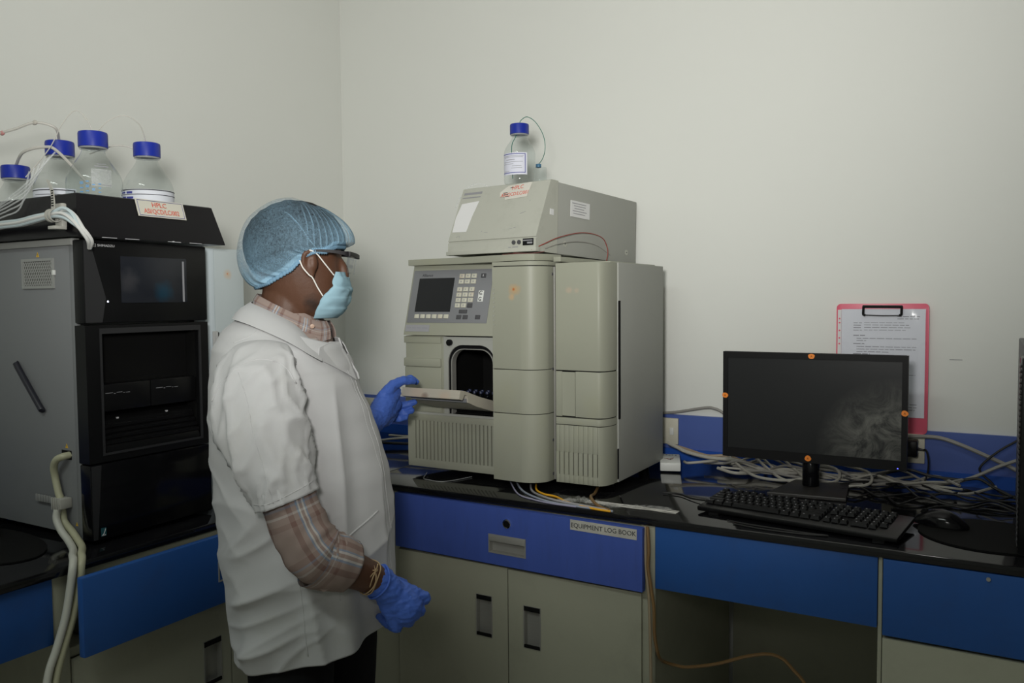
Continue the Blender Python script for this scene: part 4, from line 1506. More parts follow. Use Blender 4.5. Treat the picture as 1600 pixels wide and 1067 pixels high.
# ------------------------------------------------------------------ white box with cables
NM = Matrix.Translation((-.862, 2.475, .9005)) @ Matrix.Rotation(math.radians(20), 4, 'Z')
nb = thing('adapter_box', 'small white plastic box with red and black marks beside the beige instrument', 'adapter', (-.862, 2.475, .90))
mb = MB().quadbox(NM @ Matrix.Translation((0, 0, .0135)), (.062, .15, .026), .003)
mb.build('box_shell', M_white, nb)
mb = MB()
for (x, y, l, r) in ((-.004, -.005, .030, .15), (.006, .002, .02, 1.0), (-.008, -.012, .018, -.9), (.002, -.016, .014, .6)):
    mb.quadbox(NM @ Matrix.Translation((x, y, .0267)) @ Matrix.Rotation(r, 4, 'Z'), (l, .003, .0006))
mb.build('red_marks', mat('dark_red_ink', (.16, .02, .02), rough=.8), nb)
mb = MB()
for k in range(5):
    mb.quadbox(NM @ Matrix.Translation((-.02 + k * .0095, .052 + .002 * (k % 2), .0267)), (.006, .006, .0006))
mb.quadbox(NM @ Matrix.Translation((.001, -.018, .0268)), (.004, .012, .0006))
mb.build('black_marks', M_blkink, nb)

# ------------------------------------------------------------------ cables
def cable(pts, r, m, label, cat='cable', name='cable', group=None, sub=8, n=7):
    o = MB().tube(pts, r, n=n, sub=sub).build(name, m)
    return tag(o, label, cat, group)
M_cableg2 = mat('pale_cable', (.40, .385, .34), rough=.5)
M_yellowc = mat('yellow_cable', (.80, .40, .02), rough=.45)
M_bluegrey = mat('bluegrey_cable', (.30, .33, .40), rough=.5)
M_brown = mat('brown_hose', (.20, .115, .045), rough=.35, var=.1)
M_redw = mat('red_wire', (.28, .03, .02), rough=.5)
cable([(-.96, 2.60, 1.049), (-.929, 2.60, 1.051), (-.877, 2.60, 1.058), (-.791, 2.60, 1.076), (-.760, 2.60, 1.076), (-.729, 2.60, 1.063), (-.68, 2.599, 1.02), (-.63, 2.58, .96)], .0045, M_cable, 'grey cable arching over the blue splashback left of the monitor')
cable([(-.21, 2.575, 1.03), (-.154, 2.565, 1.037), (-.111, 2.563, 1.036), (-.063, 2.56, 1.022), (-.002, 2.56, .997), (.05, 2.56, .974), (.10, 2.55, .95)], .0055, M_cable, 'thick grey cable sloping down from the socket below the clipboard')
cable([(.075, 2.56, 1.047), (.027, 2.552, 1.012), (-.010, 2.55, .973), (-.013, 2.55, .952), (.012, 2.54, .930), (.037, 2.52, .9055), (.07, 2.50, .9045)], .003, M_cableb, 'thin black cable bent like a hook near the tower')
cable([(-.154, 2.568, .998), (-.146, 2.562, .998), (-.140, 2.555, .972), (-.142, 2.545, .935), (-.158, 2.51, .906), (-.22, 2.47, .904)], .0026, M_cableb, 'thin black lead hanging from the power adapter')
cable([(.085, 2.545, 1.0), (.028, 2.545, .972), (-.031, 2.543, .938), (-.090, 2.54, .915), (-.17, 2.52, .907), (-.3, 2.50, .906)], .0045, M_cable, 'grey cable rising toward the tower in front of the splashback')
cable([(-.32, 2.49, .908), (-.221, 2.50, .944), (-.177, 2.50, .951), (-.130, 2.50, .940), (-.060, 2.50, .937), (-.016, 2.50, .943), (.021, 2.49, .925), (.07, 2.47, .906)], .0038, M_cableb, 'black cable humped along the splashback right of the monitor')
cable([(-.886, 2.52, .968), (-.850, 2.51, .957), (-.812, 2.50, .946), (-.741, 2.50, .935), (-.660, 2.51, .932), (-.56, 2.50, .910), (-.4, 2.53, .908)], .0055, M_cableg2, 'pale cable leaving the back of the beige instrument')
cable([(-.888, 2.56, .955), (-.83, 2.55, .945), (-.76, 2.53, .935), (-.70, 2.54, .937), (-.62, 2.55, .915)], .005, mat('tan_cable', (.34, .26, .18), rough=.5), 'tan cable behind the small white box')
cable([(-.824, 2.50, .915), (-.80, 2.475, .918), (-.74, 2.50, .925), (-.70, 2.53, .932), (-.66, 2.55, .92)], .0042, M_cableg2, 'pale lead plugged into the small white box')
cable([(-.757, 2.117, .9045), (-.713, 2.12, .9045), (-.665, 2.085, .905), (-.60, 2.055, .912)], .0022, M_cableb, 'thin black keyboard cable on the worktop')
cable([(-.53, 1.928, .9025), (-.49, 1.918, .9025), (-.42, 1.91, .9025), (-.35, 1.905, .9025), (-.30, 1.906, .9025), (-.36, 1.893, .9025), (-.44, 1.892, .9025), (-.51, 1.905, .9025)], .0018, M_cableb, 'thin black lead looped in front of the keyboard', group=None)
random.seed(11)
for i in range(9):
    y = 2.47 + .010 * i
    pts = []
    n_k = random.choice((9, 10, 11))
    xa, xb = -.76 + random.uniform(-.02, .14), -.05 + random.uniform(-.2, .12)
    for k in range(n_k):
        x = xa + (xb - xa) * k / (n_k - 1)
        yy = y + .085 * noise.noise(V((k * .62, i * 3.1, 1)))
        pts.append((x, max(2.395, min(2.588, yy)), .906 + .004 * (i % 3) + .052 * max(0, noise.noise(V((k * .7, i * 1.7, 5))))))
    cable(pts, random.choice((.0034, .0040, .0048)), (M_cable, M_cableg2)[i % 2], 'grey cable in the tangle along the splashback behind the monitor', group='grey cables behind the monitor')
for i in range(3):      # slack loops hanging below the left half of the screen
    x = -.66 + .085 * i
    cable([(x - .05, 2.56, .945), (x, 2.50, .925), (x + .07, 2.435 - .01 * i, .9065), (x + .15, 2.415, .9055), (x + .21, 2.45, .912), (x + .20, 2.52, .930), (x + .12, 2.565, .938)], .0042, M_cableg2, 'pale slack loop of cable below the left half of the monitor', group='slack cable loops below the monitor')
for i in range(6):
    y = 2.33 + .035 * i
    pts = []
    for k in range(9):
        x = -.35 + .052 * k
        pts.append((x, min(2.58, y + .11 * noise.noise(V((k * .8, i * 2.3, 9)))), .9045 + .003 * (i % 3) + .030 * max(0, noise.noise(V((k * .8, i * 2.9, 2))))))
    cable(pts, .0027, M_cableb, 'black cable in the tangle right of the monitor stand', group='black cables right of the monitor stand')
cable([(-.12, 2.16, .925), (-.135, 2.22, .906), (-.10, 2.30, .904), (-.02, 2.33, .904), (.05, 2.32, .904), (.09, 2.36, .904)], .002, M_cableb, 'thin black lead of the right-hand mouse')
# behind the raised hand
cable([(-1.56, 2.50, .955), (-1.70, 2.47, .945), (-1.85, 2.45, .925), (-2.0, 2.50, .91)], .004, M_cableg2, 'pale cable behind the raised hand, upper one')
cable([(-1.56, 2.42, .945), (-1.68, 2.40, .942), (-1.82, 2.36, .935), (-2.0, 2.33, .907)], .004, M_cableg2, 'pale cable behind the raised hand, lower one')
cable([(-1.555, 2.46, .920), (-1.70, 2.42, .912), (-1.86, 2.38, .908), (-2.0, 2.36, .906)], .005, M_cableb, 'black cable lying behind the raised hand')
cable([(-1.765, 2.60, 1.0), (-1.77, 2.57, .98), (-1.775, 2.54, .94), (-1.77, 2.5, .908)], .002, M_cableb, 'thin black lead hanging in the corner behind the raised hand')
# front of the beige instrument
cable([(-1.124, 2.075, .9065), (-1.078, 1.99, .9035), (-1.035, 1.953, .9035), (-.994, 1.942, .9035), (-.944, 1.906, .9035), (-.892, 1.882, .9035), (-.843, 1.872, .9035), (-.805, 1.871, .903)], .0027, M_yellowc, 'yellow cable coming out from under the beige instrument')
cable([(-1.186, 2.06, .9065), (-1.107, 1.962, .9032), (-1.029, 1.905, .9032), (-.96, 1.879, .9032), (-.89, 1.8755, .9032), (-.80, 1.8735, .9032)], .0028, M_bluegrey, 'blue-grey cable along the worktop edge, nearest the drawer')
cable([(-1.20, 2.05, .9062), (-1.10, 1.925, .9027), (-1.03, 1.888, .9027), (-.97, 1.8735, .9027), (-.90, 1.8725, .9027)], .0022, mat('violet_cable', (.32, .31, .42), rough=.5), 'thin violet-grey cable along the worktop edge')
cable([(-1.133, 2.055, .9062), (-1.079, 1.968, .9035), (-1.01, 1.908, .908), (-.95, 1.884, .908), (-.88, 1.884, .905), (-.81, 1.876, .9035)], .003, mat('grey_lead', (.33, .32, .33), rough=.5), 'grey cable from under the pump column crossing the other leads')
cable([(-.937, 2.095, .909), (-.915, 2.02, .9045), (-.897, 1.955, .912), (-.870, 1.915, .909), (-.84, 1.89, .905), (-.808, 1.8745, .9035)], .0042, M_brown, 'brown lead running through the crumpled plastic film', name='lead')
cable([(-1.473, 2.02, .906), (-1.445, 1.965, .9025), (-1.421, 1.955, .9025), (-1.375, 1.95, .9025), (-1.349, 1.985, .9025), (-1.33, 2.05, .9025)], .0010, M_cleartube, 'thin clear tube lying under the beige instrument', name='tube')
# crumpled plastic film on the worktop
fi = MB()
random.seed(5)
g = []
for i in range(36):
    t = i / 35
    cx, cy = -.955 + .275 * t, 1.905 + .04 * t + .006 * math.sin(t * 9)
    wd_ = .048 - .012 * math.sin(t * PI) if t < .3 else .045 * (1 - .35 * t)
    if .12 < t < .26:
        wd_ *= .55
    g.append([V((cx + .01 * (k / 13 - .5), cy + wd_ * (k / 13 - .5), .9025 + (.020 if t < .3 else .010) * abs(noise.noise(V((t * 14, k * .55, 2)))) + .003 * abs(math.sin(k * 1.4 + t * 6)))) for k in range(14)])
fi.rings(g, close=False)
fi.sharp = 60
tag(fi.build('plastic_film', M_film, recalc=False), 'crumpled strip of clear plastic film on the worktop edge', 'film')
for i in range(5):
    pts = [(-.90 + .035 * k, 1.925 + .006 * i + .008 * noise.noise(V((k * .7, i * 2, 0))), .9035 + .006 * abs(noise.noise(V((k, i * 3, 4))))) for k in range(8)]
    cable(pts, .0007, mat('film_strand', (.62, .6, .55), rough=.3), 'thin pale strand lying along the crumpled plastic film', name='strand', cat='strand', group='strands on the film', n=5)
# brown hose down the cabinet side
cable([(-.705, 1.862, .88), (-.700, 1.858, .826), (-.702, 1.858, .783), (-.695, 1.858, .737), (-.687, 1.858, .683), (-.686, 1.860, .621), (-.682, 1.875, .565), (-.685, 1.92, .53), (-.660, 1.945, .515), (-.632, 1.95, .515), (-.560, 1.95, .539), (-.490, 1.95, .572), (-.438, 1.95, .589), (-.405, 1.95, .585), (-.379, 1.95, .563), (-.353, 1.95, .535), (-.32, 1.94, .47)], .0042, M_brown, 'brown hose hanging down the post and looping across the knee space', name='hose', cat='hose')
cable([(-.712, 1.866, .88), (-.710, 1.862, .82), (-.706, 1.861, .76), (-.700, 1.861, .70), (-.697, 1.861, .60), (-.695, 1.862, .45), (-.694, 1.864, .2), (-.694, 1.866, .02)], .004, mat('tan_hose', (.33, .26, .17), rough=.4), 'tan hose hanging straight down the post left of the knee space', name='hose', cat='hose')
# wires around the grey module
cable([U(-.012, -.004, .004), U(.006, .03, .022), U(.012, .09, .045), U(.012, .19, .068), U(.012, .27, .074), U(.012, .33, .066), U(.012, .355, .045), U(.014, .36, .020), (-1.045, 2.39, 1.533)], .0013, M_redw, 'red wire arching along the side of the grey module', name='wire', cat='wire', n=6)
cable([U(.004, .04, .010), U(.008, .10, .028), U(.008, .20, .044), U(.008, .30, .042), U(.010, .38, .018)], .0011, M_cable, 'thin grey wire below the red one on the module side', name='wire', cat='wire', n=6)
for i in range(3):
    cable([(-1.20 + .03 * i, 2.02 + .004 * i, 1.5575), (-1.15, 2.002, 1.5578 + .001 * i), (-1.10, 2.014 + .006 * i, 1.558), (-1.07, 2.03, 1.562)], .0010, mat('dark_red_wire', (.12, .03, .025), rough=.6), 'short red wire lying under the front lip of the module', name='wire', cat='wire', group='red wires under the module', n=6)
cable([U(-.338, .04, .15), U(-.345, .07, .19), U(-.335, .10, .224), U(-.30, .12, .232), U(-.27, .14, .2125)], .0012, M_cleartube, 'thin clear tube looping up at the left side of the module', name='tube', cat='tube', n=6)

# ------------------------------------------------------------------ tubing around the left bottles
M_thin = mat('thin_tubing', (.62, .60, .55), rough=.3, alpha=.75)
cable([(-1.872, 1.148, 1.804), (-1.842, 1.120, 1.827), (-1.867, 1.090, 1.836), (-1.904, 1.066, 1.822), (-1.94, 1.05, 1.812), (-2.05, 1.03, 1.79), (-2.2, 1.03, 1.70)], .0032, M_thin, 'clear tube from the bordered-label bottle to the left edge', name='tube', cat='tube')
for q in ((-1.933, 1.053, 1.8135), (-1.868, 1.0895, 1.836)):
    mb = MB().ball(q, (.009, .004, .0055), n=10)
    tag(mb.build('tube_connector', mat('connector_pink' if q[0] < -1.9 else 'connector_grey', (.55, .25, .24) if q[0] < -1.9 else (.5, .47, .42), rough=.4)), 'pink connector on the upper clear tube' if q[0] < -1.9 else 'pale grey connector on the upper clear tube', 'connector')
cable([(-1.752, 1.152, 1.81), (-1.756, 1.145, 1.835), (-1.777, 1.130, 1.860), (-1.800, 1.112, 1.830), (-1.825, 1.095, 1.775), (-1.86, 1.06, 1.71)], .0012, M_thin, 'thin tube arching left from the tallest-looking bottle', name='tube', cat='tube', n=6)
cable([(-1.748, 1.156, 1.81), (-1.765, 1.20, 1.848), (-1.740, 1.225, 1.862), (-1.735, 1.26, 1.845), (-1.752, 1.289, 1.807)], .0012, M_thin, 'thin tube arching between the two front bottles', name='tube', cat='tube', n=6)
cable([(-1.84, 1.20, 1.78), (-1.80, 1.235, 1.80), (-1.775, 1.262, 1.798), (-1.765, 1.28, 1.78)], .0016, M_thin, 'pale tube behind the two front bottles', name='tube', cat='tube', n=6)
cable([(-1.985, 1.108, 1.75), (-1.90, 1.08, 1.772), (-1.85, 1.10, 1.782), (-1.83, 1.12, 1.77), (-1.81, 1.18, 1.70)], .0035, M_thin, 'thick clear tube from the short bottle', name='tube', cat='tube')
for i in range(6):
    o_ = .015 * i
    cable([(-1.775 - o_, 1.078 - .003 * i, 1.76 - o_ * .5), (-1.80 - o_, 1.055, 1.72 - o_), (-1.838 - o_, 1.040, 1.685 - o_ * .8), (-1.90 - o_, 1.030, 1.655 - o_ * .6), (-2.0, 1.028, 1.62 - o_ * .5), (-2.1, 1.03, 1.58)], .0019, M_cleartube, 'clear tube in the fan sloping down at the left edge', name='tube', cat='tube', group='fan of clear tubes')
# bundle through the cable tie on the tray side
random.seed(2)
for i in range(7):
    a = 2 * PI * i / 6
    r = .006 if i else 0
    dy, dz = r * math.cos(a), r * math.sin(a)
    k = 1 + .55 * (i % 3)
    cable([(-2.10, 1.043 + dy, 1.590 + dz), (-1.933, 1.030 + dy, 1.603 + dz), (-1.832, 1.027 + dy, 1.605 + dz), (-1.771, 1.025 + dy, 1.610 + dz), (-1.706, 1.025 + dy * .8, 1.6155 + dz * .8), (-1.672, 1.030 + dy, 1.6165 + dz * k), (-1.648, 1.035 + dy, 1.604 + dz * k), (-1.634 + .004 * (i % 2), 1.042 + dy, 1.583), (-1.630 + .004 * (i % 2), 1.056 + dy, 1.560), (-1.645, 1.066 + dy * .2, 1.545)], .0036, M_tube if i % 2 else mat('bluish_tubing', (.50, .58, .60), rough=.35), 'white tube in the bundle held by the cable tie on the tray', name='tube', cat='tube', group='tube bundle on the tray')
ct = thing('cable_tie', 'grey releasable cable tie clamping the tube bundle to the tray', 'cable tie', (-1.703, 1.028, 1.59))
mb = MB()
mb.box((-1.716, 1.020, 1.585), (-1.690, 1.046, 1.592), .001)
mb.box((-1.716, 1.036, 1.59), (-1.690, 1.047, 1.640), .002)
mb.build('tie_mount', mat('tie_grey', (.42, .41, .37), rough=.45), ct)
mb = MB()
ring = [V((-1.703, 1.025 + .0125 * math.cos(a), 1.6135 + .0125 * math.sin(a))) for a in [2 * PI * k / 20 for k in range(20)]]
for dx in (-.009, .003):
    mb.rings([[p + V((dx, 0, 0)) for p in ring], [p + V((dx + .007, 0, 0)) for p in ring], [V((dx + .007 - 1.703, 1.025 + (p.y - 1.025) * 1.14, 1.6135 + (p.z - 1.6135) * 1.14)) for p in ring], [V((dx - 1.703, 1.025 + (p.y - 1.025) * 1.14, 1.6135 + (p.z - 1.6135) * 1.14)) for p in ring], [p + V((dx, 0, 0)) for p in ring]], cap0=False, cap1=False)
mb.build('tie_loop', MATS['tie_grey'], ct)
mb = MB()
st = smooth_path([(-1.697, 1.021, 1.626), (-1.696, 1.021, 1.645), (-1.700, 1.021, 1.666), (-1.712, 1.023, 1.682), (-1.722, 1.025, 1.690)], 4)
mb.rings([[p + V((sx * .0065 * (1 - .45 * i / len(st)), 0, 0)) + V((0, sy, 0)) for sx, sy in ((-1, 0), (1, 0), (1, .0014), (-1, .0014))] for i, p in enumerate(st)])
mb.build('tie_tail', MATS['tie_grey'], ct)
mb = MB()
for k in range(7):
    mb.box((-1.7005, 1.0203, 1.632 + k * .0052), (-1.6935, 1.0212, 1.6345 + k * .0052))
mb.build('tie_slots', M_blkm, ct)

# ------------------------------------------------------------------ drain hoses on the side of the chromatograph
hs = 1.064
cable([(-1.760, 1.082, 1.0935), (-1.765, hs, 1.0915), (-1.780, hs - .006, 1.083), (-1.793, hs - .004, 1.065), (-1.796, hs, 1.042), (-1.786, hs, 1.010), (-1.776, hs, .990), (-1.772, hs, .965), (-1.766, hs, .945), (-1.740, hs, .928), (-1.715, hs - .004, .9155), (-1.67, 1.042, .9085), (-1.628, 1.014, .9085), (-1.604, 1.0, .9075), (-1.5925, .990, .893), (-1.5915, .985, .86), (-1.5945, .972, .80), (-1.599, .957, .75), (-1.6035, .940, .69), (-1.6045, .925, .60), (-1.6, .915, .45)], .0078, M_hose, 'cream drain hose from the side port over the bench edge', name='hose', cat='hose', n=12)
cable([(-1.772, hs - .012, .975), (-1.770, hs - .016, .955), (-1.752, hs - .017, .932), (-1.725, hs - .018, .914), (-1.67, 1.022, .9085), (-1.63, .996, .9085), (-1.605, .982, .9075), (-1.5925, .972, .893), (-1.5915, .966, .86), (-1.5945, .955, .80), (-1.6005, .938, .74), (-1.605, .922, .69), (-1.606, .91, .60), (-1.6, .90, .45)], .0078, mat('white_hose', (.52, .52, .46), rough=.4, var=.1), 'whiter drain hose running beside the cream one over the bench edge', name='hose', cat='hose', n=12)
ct = thing('hose_clip', 'grey strap clip holding the cream hose to the side panel', 'clip', (-1.80, 1.06, .98))
mb = MB()
mb.box((-1.790, hs - .014, .976), (-1.757, 1.0775, .999), .002)
mb.build('clip_body', MATS['tie_grey'], ct)
mb = MB()
for k in range(9):
    mb.box((-1.884 + k * .0105, hs + .004, .979), (-1.884 + k * .0105 + .0085, hs + .0065, .995), .0008)
mb.box((-1.886, hs + .0055, .9805), (-1.785, hs + .0075, .9935))
mb.build('clip_strap', mat('strap_grey', (.26, .26, .25), rough=.5), ct)
mb = MB()
for k in range(4):
    mb.box((-1.788 + k * .008, hs - .0165, .974), (-1.788 + k * .008 + .004, hs - .0135, 1.001), .0006)
mb.build('clip_ribs', MATS['tie_grey'], ct)

# ------------------------------------------------------------------ white cabinet behind the chromatograph
wc = thing('white_instrument', 'white instrument with an orange rust spot behind the black chromatograph', 'instrument', (-1.95, 1.52, .90))
M_wcab = mat('white_cabinet', (.50, .56, .57), rough=.45, var=.03, stains=(((-1.75, 1.519, 1.503), .016, (.62, .40, .20), .6), ((-1.75, 1.519, 1.504), .0032, (.55, .14, .03), 1.0)))
MB().box((-2.20, 1.476, .902), (-1.75, 1.574, 1.569), .002).build('case', M_wcab, wc)
MB().box((-2.20, 1.442, .902), (-1.747, 1.475, 1.5695), .004).build('edge_strip', mat('white_strip', (.62, .70, .74), rough=.4), wc)
mb = MB()
mb.box((-1.747, 1.468, 1.31), (-1.738, 1.476, 1.352), .001)
mb.box((-1.747, 1.462, 1.25), (-1.742, 1.478, 1.354), .001)
mb.build('latch', mat('latch_grey', (.45, .46, .45), rough=.4), wc)
MB().box((-1.739, 1.474, 1.325), (-1.7375, 1.4765, 1.351)).build('latch_slot', M_blkm, wc)
# ------------------------------------------------------------------ the person
_ph = math.radians(33)
PF, PR_ = V((math.cos(_ph), math.sin(_ph), 0)), V((math.sin(_ph), -math.cos(_ph), 0))
P0 = V((-1.295, 1.291, 0))
def Q(F, R, Z):                 # forward, to the person's right, up
    return P0 + PF * F + PR_ * R + V((0, 0, Z))
per = thing('person', 'standing person in white lab coat, blue hair cap, mask and gloves, opening the sample door', 'person', P0)
def lerp_tab(tab, x):
    if x <= tab[0][0]:
        return tab[0][1:]
    for a, b in zip(tab, tab[1:]):
        if x <= b[0]:
            t = (x - a[0]) / (b[0] - a[0])
            t = t * t * (3 - 2 * t) * .35 + t * .65
            return [p + (q - p) * t for p, q in zip(a[1:], b[1:])]
    return tab[-1][1:]
def taper(mb, pts, rads, n=14, sub=5, up=None):
    """round limb through points with a radius at each"""
    ps = smooth_path(pts, sub)
    fr = frames(ps, up)
    m = len(ps)
    rg = []
    for i, (p, (t, u, b)) in enumerate(zip(ps, fr)):
        x = i / (m - 1) * (len(rads) - 1)
        k = min(len(rads) - 2, int(x))
        r = rads[k] + (rads[k + 1] - rads[k]) * (x - k)
        rg.append([p + (u * math.cos(2 * PI * j / n) + b * math.sin(2 * PI * j / n)) * r for j in range(n)])
    mb.rings(rg)
    mb.ball(ps[0], rads[0] * .99, n=12)
    mb.ball(ps[-1], rads[-1] * .99, n=12)
    return mb

M_skin = mat('skin', (.088, .040, .023), rough=.5, var=.1, scale=14, spec=.35, bump=.08, bscale=260,
             stains=((Q(.058, .062, 1.418), .030, (.012, .009, .008), .85), (Q(.085, .05, 1.412), .022, (.010, .008, .007), .8), (Q(.070, .070, 1.452), .016, (.03, .016, .011), .6)))
b = MB()
hd = [(1.395, .030, .085, .034), (1.405, -.01, .098, .046), (1.425, -.030, .105, .055), (1.445, -.046, .107, .061), (1.465, -.060, .108, .066), (1.485, -.070, .108, .070), (1.505, -.078, .106, .0735),
      (1.525, -.084, .107, .0755), (1.55, -.087, .110, .0755), (1.575, -.085, .105, .072), (1.60, -.074, .090, .062), (1.62, -.052, .068, .045), (1.632, -.020, .035, .022)]
rg = []
for z, fb, ff, w_ in hd:
    c, a = (fb + ff) / 2, (ff - fb) / 2
    rr = []
    for k in range(36):
        th = 2 * PI * k / 36
        cs, sn = math.cos(th), math.sin(th)
        e = .85
        rr.append(Q(c + a * math.copysign(abs(cs) ** e, cs), w_ * math.copysign(abs(sn) ** e, sn) * (1 - .12 * max(0, cs)), z))
    rg.append(rr)
b.rings(rg)
taper(b, [Q(.104, 0, 1.520), Q(.116, 0, 1.495), Q(.113, 0, 1.474)], [.008, .010, .011], n=10)          # nose
for s_ in (-1, 1):
    b.ball(Q(.092, .030 * s_, 1.532), (.018, .018, .007), n=10)                                           # brow
    b.ball(Q(.110 - .01, .012 * s_, 1.438), (.012, .016, .008), n=8)                                     # lips
    ear = [Q(.068, .0765 * s_, 1.520), Q(.064, .085 * s_, 1.531), Q(.050, .090 * s_, 1.526), Q(.046, .088 * s_, 1.508), Q(.053, .082 * s_, 1.490), Q(.061, .077 * s_, 1.482)]
    b.tube(ear, .0056, n=8, sub=5)
    b.ball(Q(.060, .074 * s_, 1.507), (.016, .012, .021), n=12)
    b.ball(Q(.062, .0775 * s_, 1.484), (.0075, .006, .008), n=8)
    b.ball(Q(.069, .077 * s_, 1.502), (.005, .006, .007), n=8)
# neck, trunk
taper(b, [Q(-.020, 0, 1.30), Q(-.012, 0, 1.38), Q(-.002, 0, 1.445), Q(.006, 0, 1.50)], [.075, .059, .056, .056], n=20)
for (F, R, Z, a, c, d) in ((-.01, 0, 1.22, .10, .13, .15), (0, 0, 1.06, .12, .125, .16), (.01, 0, .93, .085, .11, .10)):
    b.ball(Q(F, R, Z), (a, c, d), n=20, mtx=Matrix.Rotation(_ph, 3, 'Z'))
# right arm, left arm
taper(b, [Q(-.02, .10, 1.292), Q(-.016, .170, 1.275), Q(.0, .215, 1.19), Q(.045, .232, 1.05), Q(.075, .236, .968)], [.045, .043, .040, .040, .038])
taper(b, [Q(.075, .236, .968), Q(.12, .212, .928), Q(.165, .181, .895), Q(.203, .153, .866)], [.040, .040, .034, .028])
taper(b, [Q(-.01, -.10, 1.292), Q(-.0, -.17, 1.275), Q(.03, -.23, 1.20), Q(.045, -.27, 1.11)], [.045, .043, .04, .038])
taper(b, [Q(.045, -.27, 1.11), Q(.075, -.34, 1.10), Q(.105, -.40, 1.105), Q(.122, -.428, 1.110)], [.038, .036, .030, .027])
# legs and feet
for s_ in (-1, 1):
    taper(b, [Q(.033 - .035 * s_, .085 * s_, .82), Q(.04 - .035 * s_, .092 * s_, .66), Q(.035 - .03 * s_, .10 * s_, .46), Q(.0, .10 * s_, .26), Q(-.02, .10 * s_, .07)], [.066, .060, .052, .046, .036])
    taper(b, [Q(-.03, .10 * s_, .05), Q(.06, .105 * s_, .04), Q(.13, .11 * s_, .03)], [.034, .034, .024])
b.remesh(.0042, smooth=4)
b.build('body', M_skin, per)

for s_ in (-1, 1):
    mb = MB().ball(Q(.0855, .030 * s_, 1.5165), .0105, n=14)
    ey = mb.build('eye', mat('eye_white', (.6, .58, .55), rough=.2), per)
    MB().ball(Q(.0940, .0325 * s_, 1.5165), (.003, .005, .005), n=10).build('iris', M_blkm, ey)

# ---- hair under the cap
mb = MB()
mb.ball(V((0, 0, 0)), 1.0, n=48)
for v in mb.bm.verts:
    n_ = noise.noise(v.co * 9) * .03 + noise.noise(v.co * 22) * .015
    p = v.co * (1 + n_)
    v.co = Q(.013 + p.x * .1075, -p.y * .0910, 1.546 + p.z * .0980)
kill = []
for v in mb.bm.verts:
    q = v.co - P0
    F, R, Z = q.dot(PF), q.dot(PR_), q.z
    line = 1.462 if F < -.03 else (1.462 + (F + .03) / .075 * .058 if F < .045 else (1.518 + (F - .045) / .06 * .026))
    if Z < line + .004:
        k_ = min(1, max(0, (line + .004 - Z) / .016)) * .16
        c_ = Q(.014, 0, 1.546)
        v.co = c_ + (v.co - c_) * (1 - k_)
mb.sharp = 180
mb.build('hair', mat('hair_black', (.012, .011, .011), rough=.75, var=.6, scale=60, spec=.2), per)

# ---- bouffant cap
Etab = [(0, .117, 0, 1.549), (30, .106, .050, 1.546), (55, .090, .078, 1.533), (75, .066, .0865, 1.531), (95, .048, .088, 1.522), (115, .020, .083, 1.494), (140, -.030, .066, 1.468), (160, -.060, .036, 1.461), (180, -.073, 0, 1.460)]
def cap_pt(psi, e):
    s_ = 1 if psi >= 0 else -1
    a = abs(psi)
    EF, ER, EZ = lerp_tab(Etab, a)
    ra = math.radians(a)
    mf = .121 if a < 90 else .123
    MF, MR = .017 + mf * math.cos(ra), .099 * math.sin(ra)
    zm = 1.556 + (1.528 - 1.556) * (1 - math.cos(ra)) / 2
    if e < .30:
        t = e / .30
        k = math.sin(t * PI / 2) ** .62
        F, R = EF + (MF - EF) * k, ER + (MR - ER) * k
        Z = EZ + (zm - EZ) * t ** 1.25
    else:
        t = (e - .30) / .70
        h = math.cos(t * PI / 2) ** (1.0 + .8 * max(0, math.cos(ra)))
        F, R = .010 + (MF - .010) * h, MR * h
        Z = zm + (1.6515 - zm) * math.sin(t * PI / 2) ** .98
    return F, R * s_, Z
NP, NE = 320, 110
mb = MB()
rg, dens = [], []
for j in range(NE):
    e = j / (NE - 1) * .995
    row = []
    for i in range(NP):
        psi = -180 + 360 * i / NP
        F, R, Z = cap_pt(psi, e)
        ctr = V((.017, 0, 1.55))
        d = (V((F, R, Z)) - ctr).normalized()
        ruf = .0030 * math.sin(math.radians(psi) * 34 + 5.0 * noise.noise(V((psi * .05, e * 3, 4)))) * (.5 + noise.noise(V((psi * .04, 1, 9)))) * max(0, 1 - e / .22)
        ruf += .0045 * noise.noise(V((F * 16, R * 16, Z * 16))) * (1 - .3 * e)
        # long gathers sweeping from the forehead over the crown
        g_ = 0
        ph_ = abs(psi)
        if ph_ < 85:
            w1 = math.sin(math.radians(ph_) * 52 + 2.2 * noise.noise(V((F * 12, R * 12, Z * 12))))
            g_ = max(0, w1) ** 5 * max(0, min(1, (85 - ph_) / 25)) * min(1, e * 5) * max(0, min(1, (.86 - e) * 3.5)) * (.45 + abs(noise.noise(V((ph_ * .09, e * 2, 7)))))
        g2 = .55 * max(0, 1 - abs(Z - (1.602 - (F - .015) * .95 + .007 * math.sin(F * 60) + .004 * noise.noise(V((F * 40, 0, 5))))) / .003) * (min(1, (F - .005) * 60) if .005 < F < .072 and R > 0 else 0)
        g_ = max(g_, g2)
        p = V((F, R, Z)) + d * (ruf + .0030 * g_)
        row.append(Q(p.x, p.y, p.z))
        so_ = math.sqrt(((p.x - .013) / .1075) ** 2 + (p.y / .091) ** 2 + ((p.z - 1.546) / .098) ** 2) - 1  # standoff from the hair: paints in the denser look of cloth seen edge-on
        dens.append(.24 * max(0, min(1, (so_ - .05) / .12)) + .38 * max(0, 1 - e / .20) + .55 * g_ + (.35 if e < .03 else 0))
    rg.append(row)
mb.rings(rg, cap0=False, cap1=True)
mb.sharp = 180
capo = mb.build('hair_cap', veil_mat('cap_fabric', (.22, .37, .49), cover=.14, scale=190, contrast=.2), per)
